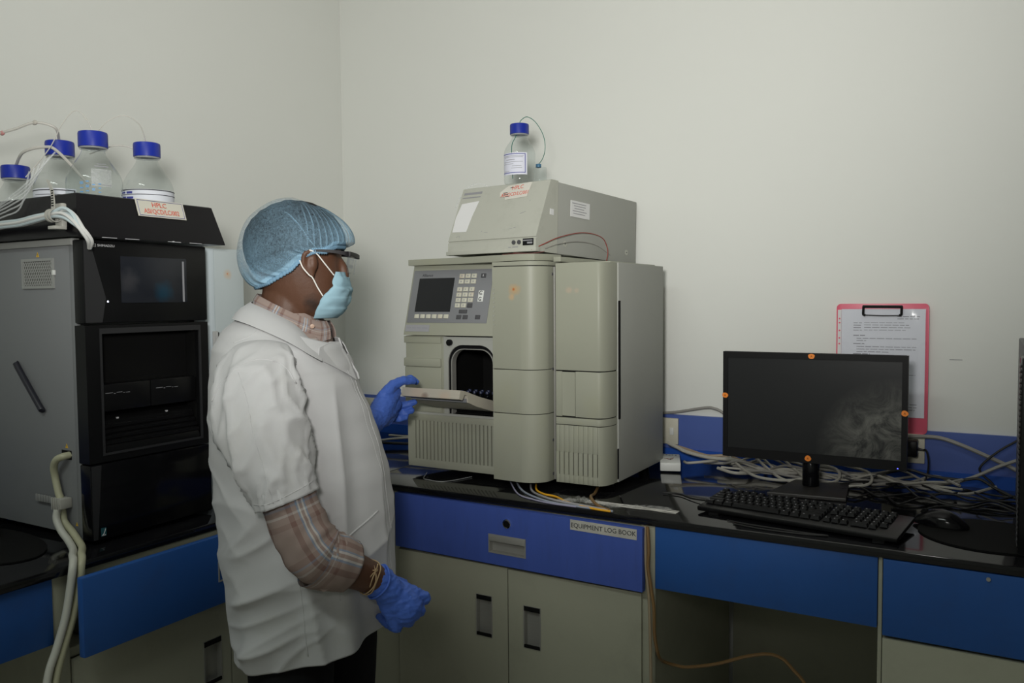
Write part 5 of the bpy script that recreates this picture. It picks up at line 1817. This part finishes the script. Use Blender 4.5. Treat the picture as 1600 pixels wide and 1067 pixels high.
at = capo.data.attributes.new('rim_fold_cover', 'FLOAT', 'POINT')
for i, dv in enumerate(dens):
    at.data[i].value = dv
# elastic hem of the cap, a gathered tube along its edge
mb = MB()
ed = []
for i in range(NP):
    F, R, Z = cap_pt(-180 + 360 * i / NP, 0)
    ed.append(V((F, R, Z)))
rg = []
for i in range(NP):
    p = ed[i]
    t = (ed[(i + 1) % NP] - ed[i - 1]).normalized()
    o_ = V((p.x - .017, p.y, 0)).normalized()
    u = (V((0, 0, 1)) - t * t.z).normalized()
    r = .0034 + .0010 * math.sin(i * 2.2)
    rg.append([Q(*(p + o_ * (math.cos(a) * r) + u * (math.sin(a) * r * (1.3 + 1.1 * max(0, (p.x - .03) / .09))))) for a in [2 * PI * k / 8 for k in range(8)]])
rg.append(rg[0])
mb.rings(rg, cap0=False, cap1=False)
mb.sharp = 180
mb.build('elastic_hem', mat('cap_hem', (.15, .27, .38), rough=.8, var=.15, scale=60), capo)

# ---- face mask
mrow = [(1.490, .1195, .103, .050), (1.480, .124, .101, .055), (1.466, .128, .097, .060), (1.452, .1295, .091, .064), (1.442, .128, .083, .0675), (1.430, .125, .074, .068), (1.417, .119, .067, .066), (1.404, .111, .061, .060), (1.394, .100, .057, .053)]
mb = MB()
rg = []
NV = 44
for j in range(NV):
    z = 1.4905 - (1.4905 - 1.394) * j / (NV - 1)
    F0, Fe, Re = lerp_tab(sorted([tuple(r) for r in mrow]), z)
    row = []
    for i in range(41):
        q = -PI / 2 + PI * i / 40
        pl = .0022 * (((z - 1.394) / .0215) % 1.0 - .5) * min(1, (1 - abs(i - 20) / 20) * 5)
        cr = .004 * noise.noise(V((i * .16, z * 60, 2))) + .0035 * max(0, 1 - abs(z - 1.457 - .0006 * (i - 34)) / .006) * (1 if i > 24 else 0)
        row.append(Q(Fe + (F0 - Fe) * math.cos(q) ** .8 + pl + cr, Re * math.sin(q), z))
    rg.append(row)
mb.rings(rg, close=False)
mb.sharp = 180
mk_ = mb.build('face_mask', mat('mask_blue', (.25, .39, .46), rough=.85, var=.06, scale=20, spec=.1), per, solid=.0015)
for s_ in (-1, 1):
    mb = MB()
    mb.tube([Q(.102, .0535 * s_, 1.4835), Q(.088, .0715 * s_, 1.505), Q(.072, .0850 * s_, 1.5275), Q(.060, .0925 * s_, 1.5335)], .0014, n=6)
    mb.tube([Q(.081, .0685 * s_, 1.4405), Q(.072, .0755 * s_, 1.458), Q(.0635, .0830 * s_, 1.4775), Q(.057, .0855 * s_, 1.4835), Q(.046, .0905 * s_, 1.498), Q(.0405, .0935 * s_, 1.513)], .0014, n=6)
    mb.build('ear_loop', mat('elastic_white', (.72, .70, .66), rough=.7), mk_)

# ---- glasses
gl = MB()
for s_ in (-1, 1):
    ps = [Q(.050, .0905 * s_, 1.5285), Q(.075, .0865 * s_, 1.5325), Q(.105, .0815 * s_, 1.531), Q(.128, .0755 * s_, 1.5275), Q(.136, .0715 * s_, 1.5265)]
    sm = smooth_path(ps, 4)
    gl.rings([[p + V((0, 0, h)) + PR_ * d for h, d in ((-hh, -.0011), (-hh, .0011), (hh, .0011), (hh, -.0011))] for p, hh in [(p, .0022 + .0028 * (i / len(sm)) ** 1.5) for i, p in enumerate(sm)]])
gl.rings([[Q(.1365 + .004 * math.cos(R * 18) + df, R, 1.5265 + dz) for df, dz in ((-.0015, -.0045), (.0015, -.0045), (.0015, .0045), (-.0015, .0045))] for R in [-.0715 + .143 * k / 12 for k in range(13)]])
glo = gl.build('glasses', mat('frame_black', (.008, .007, .009), rough=.5, spec=.2), per)
for s_ in (-1, 1):
    mb = MB()
    pts = [(R * s_, z) for R, z in ((.012, 1.522), (.066, 1.522), (.065, 1.500), (.056, 1.489), (.028, 1.487), (.016, 1.497))]
    mb.rings([[Q(.1385 - .006 * (abs(R) / .066) ** 2 - (1.522 - z) * .18 + d, R, z) for R, z in pts] for d in (0, .0016)])
    mb.build('lens', glass_mat('lens_glass', (.9, .92, .95), rough=.03) if s_ < 0 else MATS['lens_glass'], glo)

# ---- shirt: collar, sleeve
M_plaid = plaid_mat('plaid_cotton')
M_taupe = mat('shirt_taupe', (.34, .235, .205), rough=.9, var=.08, scale=40, spec=.1)
def strip(mb, up, lo, n=28, th=.0022, bulge=.004, uvs=(4, 1)):
    """collar-like band between two edge paths"""
    U_, L_ = smooth_path(up, 6), smooth_path(lo, 6)
    def at_(ps, t):
        x = t * (len(ps) - 1)
        k = min(len(ps) - 2, int(x))
        return ps[k].lerp(ps[k + 1], x - k)
    rg = []
    for i in range(n + 1):
        a, c = at_(U_, i / n), at_(L_, i / n)
        o_ = ((a + c) / 2 - V((-.01, 0, (a.z + c.z) / 2)))
        o_.z = 0
        o_.normalize()
        m1, m2 = a.lerp(c, .33) + o_ * bulge, a.lerp(c, .7) + o_ * bulge * .8
        rg.append([Q(*(p)) for p in (a, m1, m2, c, c - o_ * th, m2 - o_ * th, m1 - o_ * th, a - o_ * th)])
    uv = (lambda a_, b_: (a_ / n * uvs[0], min(b_, 8 - b_) / 3.0 * uvs[1]))
    mb.rings(rg, uv=uv)
    return mb
def mir(p):
    return [(a, -b_, c) for a, b_, c in p]
shU = [(-.070, 0, 1.447), (-.056, .042, 1.442), (-.012, .0625, 1.421), (.034, .060, 1.399), (.066, .042, 1.388), (.080, .020, 1.388)]
shL = [(-.080, 0, 1.415), (-.064, .052, 1.410), (-.022, .078, 1.392), (.028, .078, 1.366), (.066, .062, 1.346), (.090, .036, 1.350)]
mb = MB()
strip(mb, shU, shL)
strip(mb, mir(shU), mir(shL))
sc = mb.build('shirt_collar', M_plaid, per)
mb = MB()
mb.cyl(Q(.058, .068, 1.3785), Q(.059, .0715, 1.378), .0048, n=16, bev=.0008)
mb.build('button', mat('button_tan', (.42, .29, .22), rough=.4), sc)
mb = MB()
rg = []
for z, fb, ff, w_ in ((1.27, -.10, .105, .13), (1.33, -.10, .092, .12), (1.36, -.09, .083, .095), (1.385, -.078, .073, .070), (1.405, -.068, .060, .060)):
    rg.append([Q((fb + ff) / 2 + (ff - fb) / 2 * math.cos(a), w_ * math.sin(a), z) for a in [2 * PI * k / 32 for k in range(32)]])
mb.rings(rg, uv=lambda a_, b_: (b_ / 32 * 8, a_ * .3))
mb.build('shirt_front', M_plaid, per)

def limb_loft(mb, path, n=40, sub=8, up=None, disp=None, uv=None, tilt=None, hem=None):
    """path: list of (point, ru, rv); u is kept along the person's forward axis"""
    P_ = smooth_path([p for p, a, c in path], sub)
    m = len(P_)
    rg = []
    fr = frames(P_, up or PF)
    for i, (p, (t, u, w_)) in enumerate(zip(P_, fr)):
        x = i / (m - 1) * (len(path) - 1)
        k = min(len(path) - 2, int(x))
        f_ = x - k
        ru = path[k][1] + (path[k + 1][1] - path[k][1]) * f_
        rv = path[k][2] + (path[k + 1][2] - path[k][2]) * f_
        row = []
        for j in range(n):
            a = 2 * PI * j / n
            d = disp(i / (m - 1), a) if disp else 0
            row.append(p + u * math.cos(a) * (ru + d) + w_ * math.sin(a) * (rv + d))
        rg.append(row)
    if hem:
        c = sum(rg[-1], V()) / n
        last = rg[-1]
        rg.append([c + (q - c) * .955 for q in last])
        back = P_[-max(2, m // 8)]
        rg.append([back + (q - c) * .93 for q in last])
    mb.rings(rg, uv=uv, cap0=not hem, cap1=False)
    return rg
mb = MB()
def d_sh(t, a):
    return .0045 * noise.noise(V((math.cos(a) * 1.6, math.sin(a) * 1.6, t * 9))) + .0030 * max(0, math.sin(t * 46 + 3 * math.cos(a - .6) + noise.noise(V((t * 8, a, 0))) * 2)) * (1 if math.cos(a) > -.2 else .25)
limb_loft(mb, [(Q(.020, .228, 1.11), .050, .048), (Q(.055, .236, 1.015), .053, .050), (Q(.082, .239, .962), .056, .052), (Q(.108, .225, .939), .056, .052), (Q(.134, .207, .924), .050, .046)], disp=d_sh, uv=lambda a_, b_: (b_ / 40 * 3.0 + .12, a_ / 34 * 2.6), hem=True, sub=9, n=40)
mb.sharp = 180
slv = mb.build('shirt_sleeve', M_plaid, per)
# folded-back cuff
mb = MB()
def d_cf(t, a):
    return .003 * noise.noise(V((math.cos(a) * 2, math.sin(a) * 2, t * 4 + 7))) + (.010 * max(0, math.cos(a - 2.6)) ** 3 * (1 - t))
limb_loft(mb, [(Q(.090, .237, .950), .056, .052), (Q(.116, .220, .934), .059, .054), (Q(.142, .202, .919), .054, .050)], disp=d_cf, uv=lambda a_, b_: (b_ / 40 * 2.4 + .5, a_ / 17 * .9 + .4), hem=True, sub=8)
mb.sharp = 180
mb.build('rolled_cuff', M_plaid, slv)
# hanging fold of the cuff under the elbow
mb = MB()
pts = [Q(.075, .262, .925), Q(.110, .262, .925), Q(.118, .256, .893), Q(.104, .254, .886), Q(.085, .256, .903)]
mb.rings([[p + PR_ * .0 for p in pts], [p - PR_ * .003 for p in pts]], uv=lambda a_, b_: (b_ * .2, a_ * .1))
mb.build('cuff_fold', M_plaid, slv)

# ---- lab coat
WR = 1.0
M_coat = mat('coat_white', (.46, .46, .462), rough=.85, var=.03, scale=6, spec=.12, bump=.05, bscale=500, sheen=.1, dark=(.40, .395, .35), darkscale=7, darkamt=.3)
ct_ = [(.66, -.130, .200, .190), (.70, -.131, .200, .192), (.737, -.137, .203, .192), (.794, -.145, .215, .190), (.836, -.147, .2165, .188), (.907, -.162, .214, .184), (.977, -.167, .207, .180), (1.047, -.173, .197, .178), (1.117, -.1795, .181, .178), (1.186, -.176, .1625, .178), (1.254, -.171, .142, .180),
       (1.289, -.166, .1295, .178), (1.33, -.158, .111, .165), (1.364, -.140, .088, .125), (1.395, -.108, .066, .092), (1.418, -.086, .050, .072), (1.43, -.080, .045, .066)]
def coat_base(z, th):
    fb, ff, w_ = lerp_tab(ct_, z)
    c, a = (fb + ff) / 2, (ff - fb) / 2
    cs, sn = math.cos(th), math.sin(th)
    e = .86
    return V((c + a * math.copysign(abs(cs) ** e, cs), w_ * math.copysign(abs(sn) ** e, sn), z))
def zhem(th):
    return .716 + .038 * math.cos(th) + .003 * math.cos(2 * th + 1) - .006 * math.sin(th) + .004 * noise.noise(V((math.cos(th) * 2, math.sin(th) * 2, 3)))
def ridge(x, p=6):
    return (1 - abs(noise.noise(x))) ** p
def sm(a, b, x):
    t = max(0, min(1, (x - a) / (b - a)))
    return t * t * (3 - 2 * t)
def folds(p, th):
    F, R, Z = p
    near = sm(-.05, .1, R)
    d = .010 * noise.noise(V((F * 6, R * 6, Z * 4 + 2)))
    # long slack folds sweeping down and forward over the waist and hip
    low = sm(1.12, .95, Z)
    a_, b_ = Z * .86 - F * .5, F * .86 + Z * .5
    d += .019 * (ridge(V((b_ * 2.6 + 3, R * 3, a_ * 9.5)), 4) - .35) * low * (.35 + .65 * sm(.12, -.06, F))
    d += .008 * (ridge(V((b_ * 4 + 9, R * 5, a_ * 19 + 2)), 5) - .3) * low * sm(.16, -.02, F)
    # pulls across the back under the shoulder blade
    bk = sm(-.02, -.12, F) * sm(1.28, 1.18, Z)
    d += .007 * (ridge(V((F * 2 + 1, R * 3, (Z * 1.05 + F * .8) * 12)), 5) - .3) * bk
    # near-vertical drape of the front panel, leaning forward toward the hem
    fr_ = sm(.0, .08, F) * sm(1.31, 1.2, Z)
    x_ = F - (1.1 - Z) * .10
    d += .009 * (ridge(V((x_ * 15 + 2, R * 5, Z * 1.8)), 4) - .35) * fr_
    d += .004 * math.sin(x_ * 75 + 2.5 * noise.noise(V((F * 4, R * 4, Z * 2)))) * fr_
    d += .006 * math.sin(th * 7 + 2 * noise.noise(V((Z * 4, th, 0)))) * sm(.92, .74, Z)
    bs = sm(-.06, -.14, F)
    d = d * (1 - .45 * bs)
    return d - (max(0, d - .003) + .010) * bs
NT, NZ_ = 240, 200
mb = MB()
rg = []
for j in range(NZ_ + 1):
    t = j / NZ_
    row = []
    for i in range(NT):
        th = 2 * PI * i / NT
        zt_ = 1.384 - .042 * math.cos(th) - .003 * math.cos(th) ** 2
        z = zt_ + (zhem(th) - zt_) * t
        p = coat_base(z, th)
        q = coat_base(z, th + .01) - coat_base(z, th - .01)
        nr_ = V((q.y, -q.x, 0)).normalized()
        k = min(1, max(0, (1.36 - z) / .08))
        p = p + nr_ * folds(p, th) * k
        # flat arm side pressed by the hanging arm
        row.append(p)
    rg.append(row)
vs = mb.rings([[Q(*p) for p in row] for row in rg], cap0=False, cap1=False)
kill = []
for v in mb.bm.verts:
    q = v.co - P0
    F, R, Z = q.dot(PF), q.dot(PR_), q.z
    if F > .02 and Z > 1.318 and -.03 < R < (Z - 1.318) * .8:
        kill.append(v)
bmesh.ops.delete(mb.bm, geom=kill, context='VERTS')
mb.sharp = 180
coat_bm = mb.bm.copy()
coat = mb.build('lab_coat', M_coat, per, solid=.0022)
cbvh = BVHTree.FromBMesh(coat_bm)
def on_coat(F, R, Z, off=.0008, R0=.6):
    """point of the coat's near side seen along the person's side axis"""
    h = cbvh.ray_cast(Q(F, R0, Z), -PR_)
    if h[0] is None:
        return Q(F, R, Z)
    return h[0] + h[1] * off
# front edge, pocket mouth, side seam, hem stitching
def seam(pts, r=.0012, name='seam', m=None):
    mb = MB()
    sp_ = smooth_path([V(p) for p in pts], 8)
    mb.tube([on_coat(p.x, 0, p.y) for p in sp_], r, n=6, sub=1)
    mb.sharp = 180
    return mb.build(name, m or M_coat, coat)
def edge_strip(Rv, r=.0012):
    mb = MB()
    pts = []
    for k in range(60):
        Z = 1.285 + (.742 - 1.285) * k / 59
        h = cbvh.ray_cast(Q(.6, Rv, Z), -PF)
        if h[0] is not None:
            pts.append(h[0] + PF * .001)
    mb.tube(pts, r, n=6, sub=1)
    mb.sharp = 180
    mb.build('front_edge', M_coat, coat)
edge_strip(.030)
edge_strip(.052, .0007)
seam([(.120, .953, 0), (.155, .972, 0), (.188, .995, 0)], .0024, 'pocket_mouth')
seam([(.120, .953, 0), (.118, .90, 0), (.122, .84, 0)], .0011)
seam([(.03, .98, 0), (.045, .92, 0), (.05, .86, 0), (.055, .80, 0), (.06, .735, 0)], .0013, 'side_seam')
seam([(-.085, 1.348, 0), (-.055, 1.36, 0), (-.035, 1.376, 0)], .0012)

# right sleeve (short, ends above the elbow)
def d_sl(t, a):
    d = .008 * noise.noise(V((math.cos(a) * 1.3, math.sin(a) * 1.3, t * 3.2 + 5))) * min(1, t * 2)
    d += (.012 * ridge(V((math.cos(a) * 1.1, math.sin(a) * 1.1 + t * 1.7, t * 2.6)), 6) - .002) * min(1, t * 3)
    d += .006 * (ridge(V((math.cos(a) * 2 + t * 3, math.sin(a) * 2, t * 5 + 2)), 9) - .2) * min(1, t * 3)
    return d
mb = MB()
limb_loft(mb, [(Q(-.022, .128, 1.338), .052, .018), (Q(-.024, .172, 1.316), .070, .036), (Q(-.020, .203, 1.265), .080, .053), (Q(-.009, .220, 1.195), .083, .062), (Q(.016, .229, 1.115), .069, .062), (Q(.037, .233, 1.056), .059, .060)], n=72, sub=14, disp=d_sl, hem=True)
mb.sharp = 180
sl_bm = mb.bm.copy()
sleeve = mb.build('coat_sleeve', M_coat, coat)
sbvh = BVHTree.FromBMesh(sl_bm)
def sl_seam(pts, r=.0012, name='seam'):
    mb = MB()
    out = []
    for p in smooth_path([V(p) for p in pts], 8):
        h = sbvh.ray_cast(Q(p.x, .6, p.y), -PR_)
        if h[0] is None:
            h = cbvh.ray_cast(Q(p.x, .6, p.y), -PR_)
        if h[0] is not None:
            out.append(h[0] + h[1] * .0006)
    if len(out) > 2:
        mb.tube(out, r, n=6, sub=1)
        mb.sharp = 180
        mb.build(name, M_coat, sleeve)
sl_seam([(-.098, 1.245, 0), (-.085, 1.275, 0), (-.06, 1.298, 0), (-.038, 1.315, 0), (-.005, 1.322, 0), (.03, 1.310, 0), (.055, 1.275, 0)], .0014, 'armhole_seam')
sl_seam([(-.045, 1.30, 0), (-.025, 1.25, 0), (-.008, 1.18, 0), (.01, 1.12, 0), (.025, 1.065, 0)], .0008, 'pressed_crease')
sl_seam([(-.018, 1.055, 0), (.02, 1.066, 0), (.06, 1.083, 0), (.088, 1.095, 0)], .0009, 'sleeve_hem')
# left sleeve
mb = MB()
limb_loft(mb, [(Q(-.018, -.125, 1.338), .05, .02), (Q(-.016, -.172, 1.316), .066, .042), (Q(.005, -.215, 1.27), .074, .058), (Q(.03, -.245, 1.19), .066, .058), (Q(.045, -.27, 1.125), .058, .055)], n=48, sub=10, disp=d_sl, hem=True)
mb.sharp = 180
mb.build('coat_sleeve', M_coat, coat)
mb = MB()
limb_loft(mb, [(Q(.036, -.252, 1.165), .050, .048), (Q(.046, -.275, 1.112), .050, .048), (Q(.068, -.325, 1.10), .047, .045), (Q(.090, -.372, 1.102), .043, .041)], disp=d_sh, uv=lambda a_, b_: (b_ / 40 * 3.0, a_ / 30 * 2.4), hem=True)
mb.sharp = 180
mb.build('shirt_sleeve', M_plaid, per)

# coat collar and lapels
cU = [(-.083, 0, 1.430), (-.070, .049, 1.426), (-.026, .077, 1.410), (.022, .080, 1.385), (.050, .072, 1.357), (.068, .058, 1.331)]
cL = [(-.096, 0, 1.396), (-.083, .060, 1.394), (-.044, .100, 1.382), (.004, .110, 1.352), (.034, .104, 1.326), (.050, .092, 1.311)]
mb = MB()
def push(pts, off):
    out = []
    for F, R, Z in pts:
        fb, ff, w_ = lerp_tab(ct_, Z)
        th = math.atan2(R / w_, (F - (fb + ff) / 2) / ((ff - fb) / 2))
        p = coat_base(Z, th)
        o_ = V((p.x - (fb + ff) / 2, p.y, 0)).normalized()
        out.append((p.x + o_.x * off, p.y + o_.y * off, Z))
    return out
cL = push(cL, .015)
strip(mb, cU, cL, n=36, th=.003, bulge=.006)
strip(mb, mir(cU), mir(cL), n=36, th=.003, bulge=.006)
mb.sharp = 60
mb.build('coat_collar', M_coat, coat)
def flap(pts, th=.002):
    mb = MB()
    P_ = [Q(*p) for p in pts]
    n_ = (P_[1] - P_[0]).cross(P_[2] - P_[0]).normalized()
    mb.rings([[p + n_ * th for p in P_], [p - n_ * th for p in P_]])
    mb.build('lapel', M_coat, coat)
mb = MB()
P_ = []
for deg, Z in ((42, 1.336), (22, 1.346), (7, 1.344), (5, 1.31), (7, 1.262), (20, 1.280), (36, 1.300), (47, 1.315)):
    a_ = math.radians(deg)
    P_.append((coat_base(Z, a_), V((math.cos(a_), math.sin(a_), 0))))
mb.rings([[Q(*(p + n_ * .0042)) for p, n_ in P_], [Q(*(p + n_ * .0005)) for p, n_ in P_]])
mb.build('lapel', M_coat, coat)
flap([(.090, -.020, 1.352), (.100, -.008, 1.350), (.108, -.004, 1.328), (.140, .004, 1.275), (.143, .002, 1.262), (.120, -.03, 1.28), (.095, -.05, 1.31)])

# ---- trousers and shoes
mb = MB()
rg = []
mb.ball(Q(.015, 0, .82), (.105, .130, .13), n=24, mtx=Matrix.Rotation(_ph, 3, 'Z'))
for s_ in (-1, 1):
    taper(mb, [Q(.033 - .035 * s_, .085 * s_, .80), Q(.04 - .035 * s_, .090 * s_, .66), Q(.035 - .03 * s_, .10 * s_, .46), Q(.01, .103 * s_, .26), Q(-.005, .103 * s_, .075)], [.088, .088, .078, .070, .066], n=20)
mb.remesh(.011, smooth=6)
mb.build('trousers', mat('trousers_black', (.008, .008, .009), rough=.85, spec=.15, var=.2, bump=.3, bscale=20), per)
for s_ in (-1, 1):
    mb = MB()
    for (F, Z, a, c, d) in ((-.03, .042, .055, .041, .040), (.05, .040, .07, .045, .038), (.12, .032, .05, .043, .030)):
        mb.ball(Q(F, .106 * s_, Z + .002), (a, c, d), n=16, mtx=Matrix.Rotation(_ph, 3, 'Z'))
    mb.remesh(.006, smooth=5)
    for v in mb.bm.verts:
        v.co.z = max(v.co.z, .0005)
    mb.build('shoe', mat('shoe_black', (.012, .011, .010), rough=.35), per)

# ---- gloves
M_glove = mat('nitrile_blue', (.060, .135, .50), rough=.5, var=.06, scale=20, spec=.3, bump=.25, bscale=120)
def wrinkle(mb, c, amp=.0012, f=95):
    for v in mb.bm.verts:
        q = v.co
        v.co = q + v.normal * (amp * noise.noise(q * f) + amp * 1.2 * (1 - abs(noise.noise(V((q.x * 40, q.y * 40, q.z * 130))))) ** 6)
# right hand: hanging, fingers curled in toward the coat
mb = MB()
Wc = Q(.200, .155, .866)
K = [Q(.285, .118, .819), Q(.275, .134, .800), Q(.255, .147, .785), Q(.232, .155, .775)]
hdir = ((K[1] + K[2]) / 2 - Wc).normalized()
side = (K[0] - K[3]).normalized()
nrm_ = side.cross(hdir).normalized()
if nrm_.dot(PR_) < 0:
    nrm_ = -nrm_
taper(mb, [Q(.194, .1595, .871), Wc, Wc + hdir * .025], [.033, .032, .030], n=16)
for i in range(4):
    base = Wc.lerp(K[i], .30)
    taper(mb, [base - nrm_ * .004, Wc.lerp(K[i], .65) - nrm_ * .004, K[i] - nrm_ * .006], [.0195, .0175, .0145 if i < 3 else .0125], n=12)
lens_ = [(.040, .026, .020), (.043, .029, .021), (.040, .027, .020), (.032, .021, .018)]
for i in range(4):
    r0 = (.0108, .0110, .0105, .0092)[i]
    d1 = (hdir * .12 - nrm_ * .99 + side * (.03 - .02 * i)).normalized()
    d2 = (-hdir * .45 - nrm_ * .88).normalized()
    d3 = (-hdir * .93 - nrm_ * .15).normalized()
    p0 = K[i] - nrm_ * .006
    p1 = p0 + d1 * lens_[i][0]
    p2 = p1 + d2 * lens_[i][1]
    p3 = p2 + d3 * lens_[i][2]
    for a, c, ra, rb in ((p0, p1, r0 * 1.12, r0), (p1, p2, r0, r0 * .95), (p2, p3, r0 * .95, r0 * .82)):
        taper(mb, [a, c], [ra, rb], n=12, sub=1)
for kk in (.35, .55, .75):
    mb.ball(Wc.lerp((K[1] + K[2]) / 2, kk) - nrm_ * .006, (.036 * (.8 + .25 * kk),) * 3, n=14)
# thumb: leaves the index side of the palm near its base
t0 = Wc + hdir * .022 + side * .018 - nrm_ * .012
t1 = t0 + (hdir * .60 + side * .35 - nrm_ * .60).normalized() * .042
t2 = t1 + (hdir * .80 - side * .20 - nrm_ * .45).normalized() * .032
t3 = t2 + (hdir * .75 - side * .45 - nrm_ * .30).normalized() * .026
taper(mb, [t0, t1], [.0165, .0130], n=12, sub=1)
taper(mb, [t1, t2], [.0130, .0115], n=12, sub=1)
taper(mb, [t2, t3], [.0115, .0090], n=12, sub=1)
mb.remesh(.0023, smooth=5)
wrinkle(mb, Wc)
mb.build('glove', M_glove, per)
# rolled rim of the glove and the thread round the wrist
def ring_at(c, ax, r1, r2, rad, n=30, wob=.0, tilt=V((0, 0, 0))):
    ax = (ax + tilt).normalized()
    u = (PF - ax * PF.dot(ax)).normalized()
    w_ = ax.cross(u)
    return [c + u * math.cos(a) * r1 + w_ * math.sin(a) * r2 + ax * wob * math.sin(3 * a) for a in [2 * PI * k / n for k in range(n + 1)]]
fdir = (Q(.203, .153, .866) - Q(.165, .181, .895)).normalized()
mb = MB()
mb.tube(ring_at(Q(.1945, .1592, .8708), fdir, .0342, .0342, 0, wob=.002), .0022, n=8, sub=1)
mb.sharp = 180
mb.build('glove_rim', M_glove, per)
M_thread = mat('cream_thread', (.45, .32, .18), rough=.8, var=.2, scale=60)
mb = MB()
mb.tube(ring_at(Q(.176, .1735, .886), fdir, .0335, .0335, 0, wob=.003, tilt=V((.1, 0, .25))), .0015, n=6, sub=1)
mb.tube(ring_at(Q(.179, .171, .884), fdir, .0335, .0335, 0, wob=-.003, tilt=V((0, 0, .1))), .0013, n=6, sub=1)
kn_ = Q(.196, .196, .906)
for e_ in ((-.030, .006, .004), (-.020, .010, -.022), (-.012, .012, -.030), (.004, .006, .014)):
    mb.tube([kn_, kn_ + PF * e_[0] * .5 + PR_ * e_[1] + V((0, 0, e_[2] * .4)), kn_ + PF * e_[0] + PR_ * e_[1] * .8 + V((0, 0, e_[2]))], .0012, n=6)
mb.ball(kn_, .0035, n=8)
mb.sharp = 180
mb.build('wrist_thread', M_thread, per)

# left hand: pinching the corner of the sample door, thumb over the top
mb = MB()
Wl = Q(.128, -.434, 1.111)
taper(mb, [Q(.108, -.395, 1.101), Q(.118, -.415, 1.106), Wl, Q(.140, -.470, 1.128)], [.034, .033, .031, .032], n=16)
C = lambda F, R, Z: Q(F, R, Z)
taper(mb, [Wl, Q(.148, -.480, 1.150), Q(.168, -.520, 1.172)], [.030, .030, .022], n=16)
taper(mb, [Wl, Q(.150, -.490, 1.128), Q(.168, -.528, 1.140)], [.028, .029, .022], n=16)
taper(mb, [Wl, Q(.145, -.492, 1.108), Q(.160, -.535, 1.117)], [.026, .026, .020], n=16)
# thumb across the top face
taper(mb, [Q(.145, -.472, 1.168), Q(.168, -.494, 1.196)], [.018, .0145], n=12, sub=1)
taper(mb, [Q(.168, -.494, 1.196), Q(.196, -.512, 1.2075)], [.0145, .0125], n=12, sub=1)
taper(mb, [Q(.196, -.512, 1.2075), Q(.222, -.533, 1.2035)], [.0125, .0095], n=12, sub=1)
# index finger above too, a little farther back
taper(mb, [Q(.160, -.530, 1.172), Q(.182, -.566, 1.199)], [.0125, .0112], n=12, sub=1)
taper(mb, [Q(.182, -.566, 1.199), Q(.212, -.580, 1.206)], [.0112, .0102], n=12, sub=1)
taper(mb, [Q(.212, -.580, 1.206), Q(.228, -.584, 1.196)], [.0102, .0085], n=12, sub=1)
# middle, ring and little fingers below
for b0, b1, b2, b3, r in (((.166, -.532, 1.146), (.180, -.562, 1.132), (.203, -.568, 1.133), (.222, -.567, 1.139), .0108),
                          ((.160, -.535, 1.124), (.175, -.566, 1.110), (.197, -.568, 1.110), (.215, -.562, 1.116), .0102),
                          ((.152, -.535, 1.106), (.165, -.562, 1.092), (.184, -.566, 1.092), (.199, -.560, 1.098), .0090)):
    taper(mb, [Q(*b0), Q(*b1)], [r * 1.12, r], n=12, sub=1)
    taper(mb, [Q(*b1), Q(*b2)], [r, r * .96], n=12, sub=1)
    taper(mb, [Q(*b2), Q(*b3)], [r * .96, r * .82], n=12, sub=1)
mb.remesh(.0023, smooth=5)
wrinkle(mb, Wl)
mb.build('glove', M_glove, per)
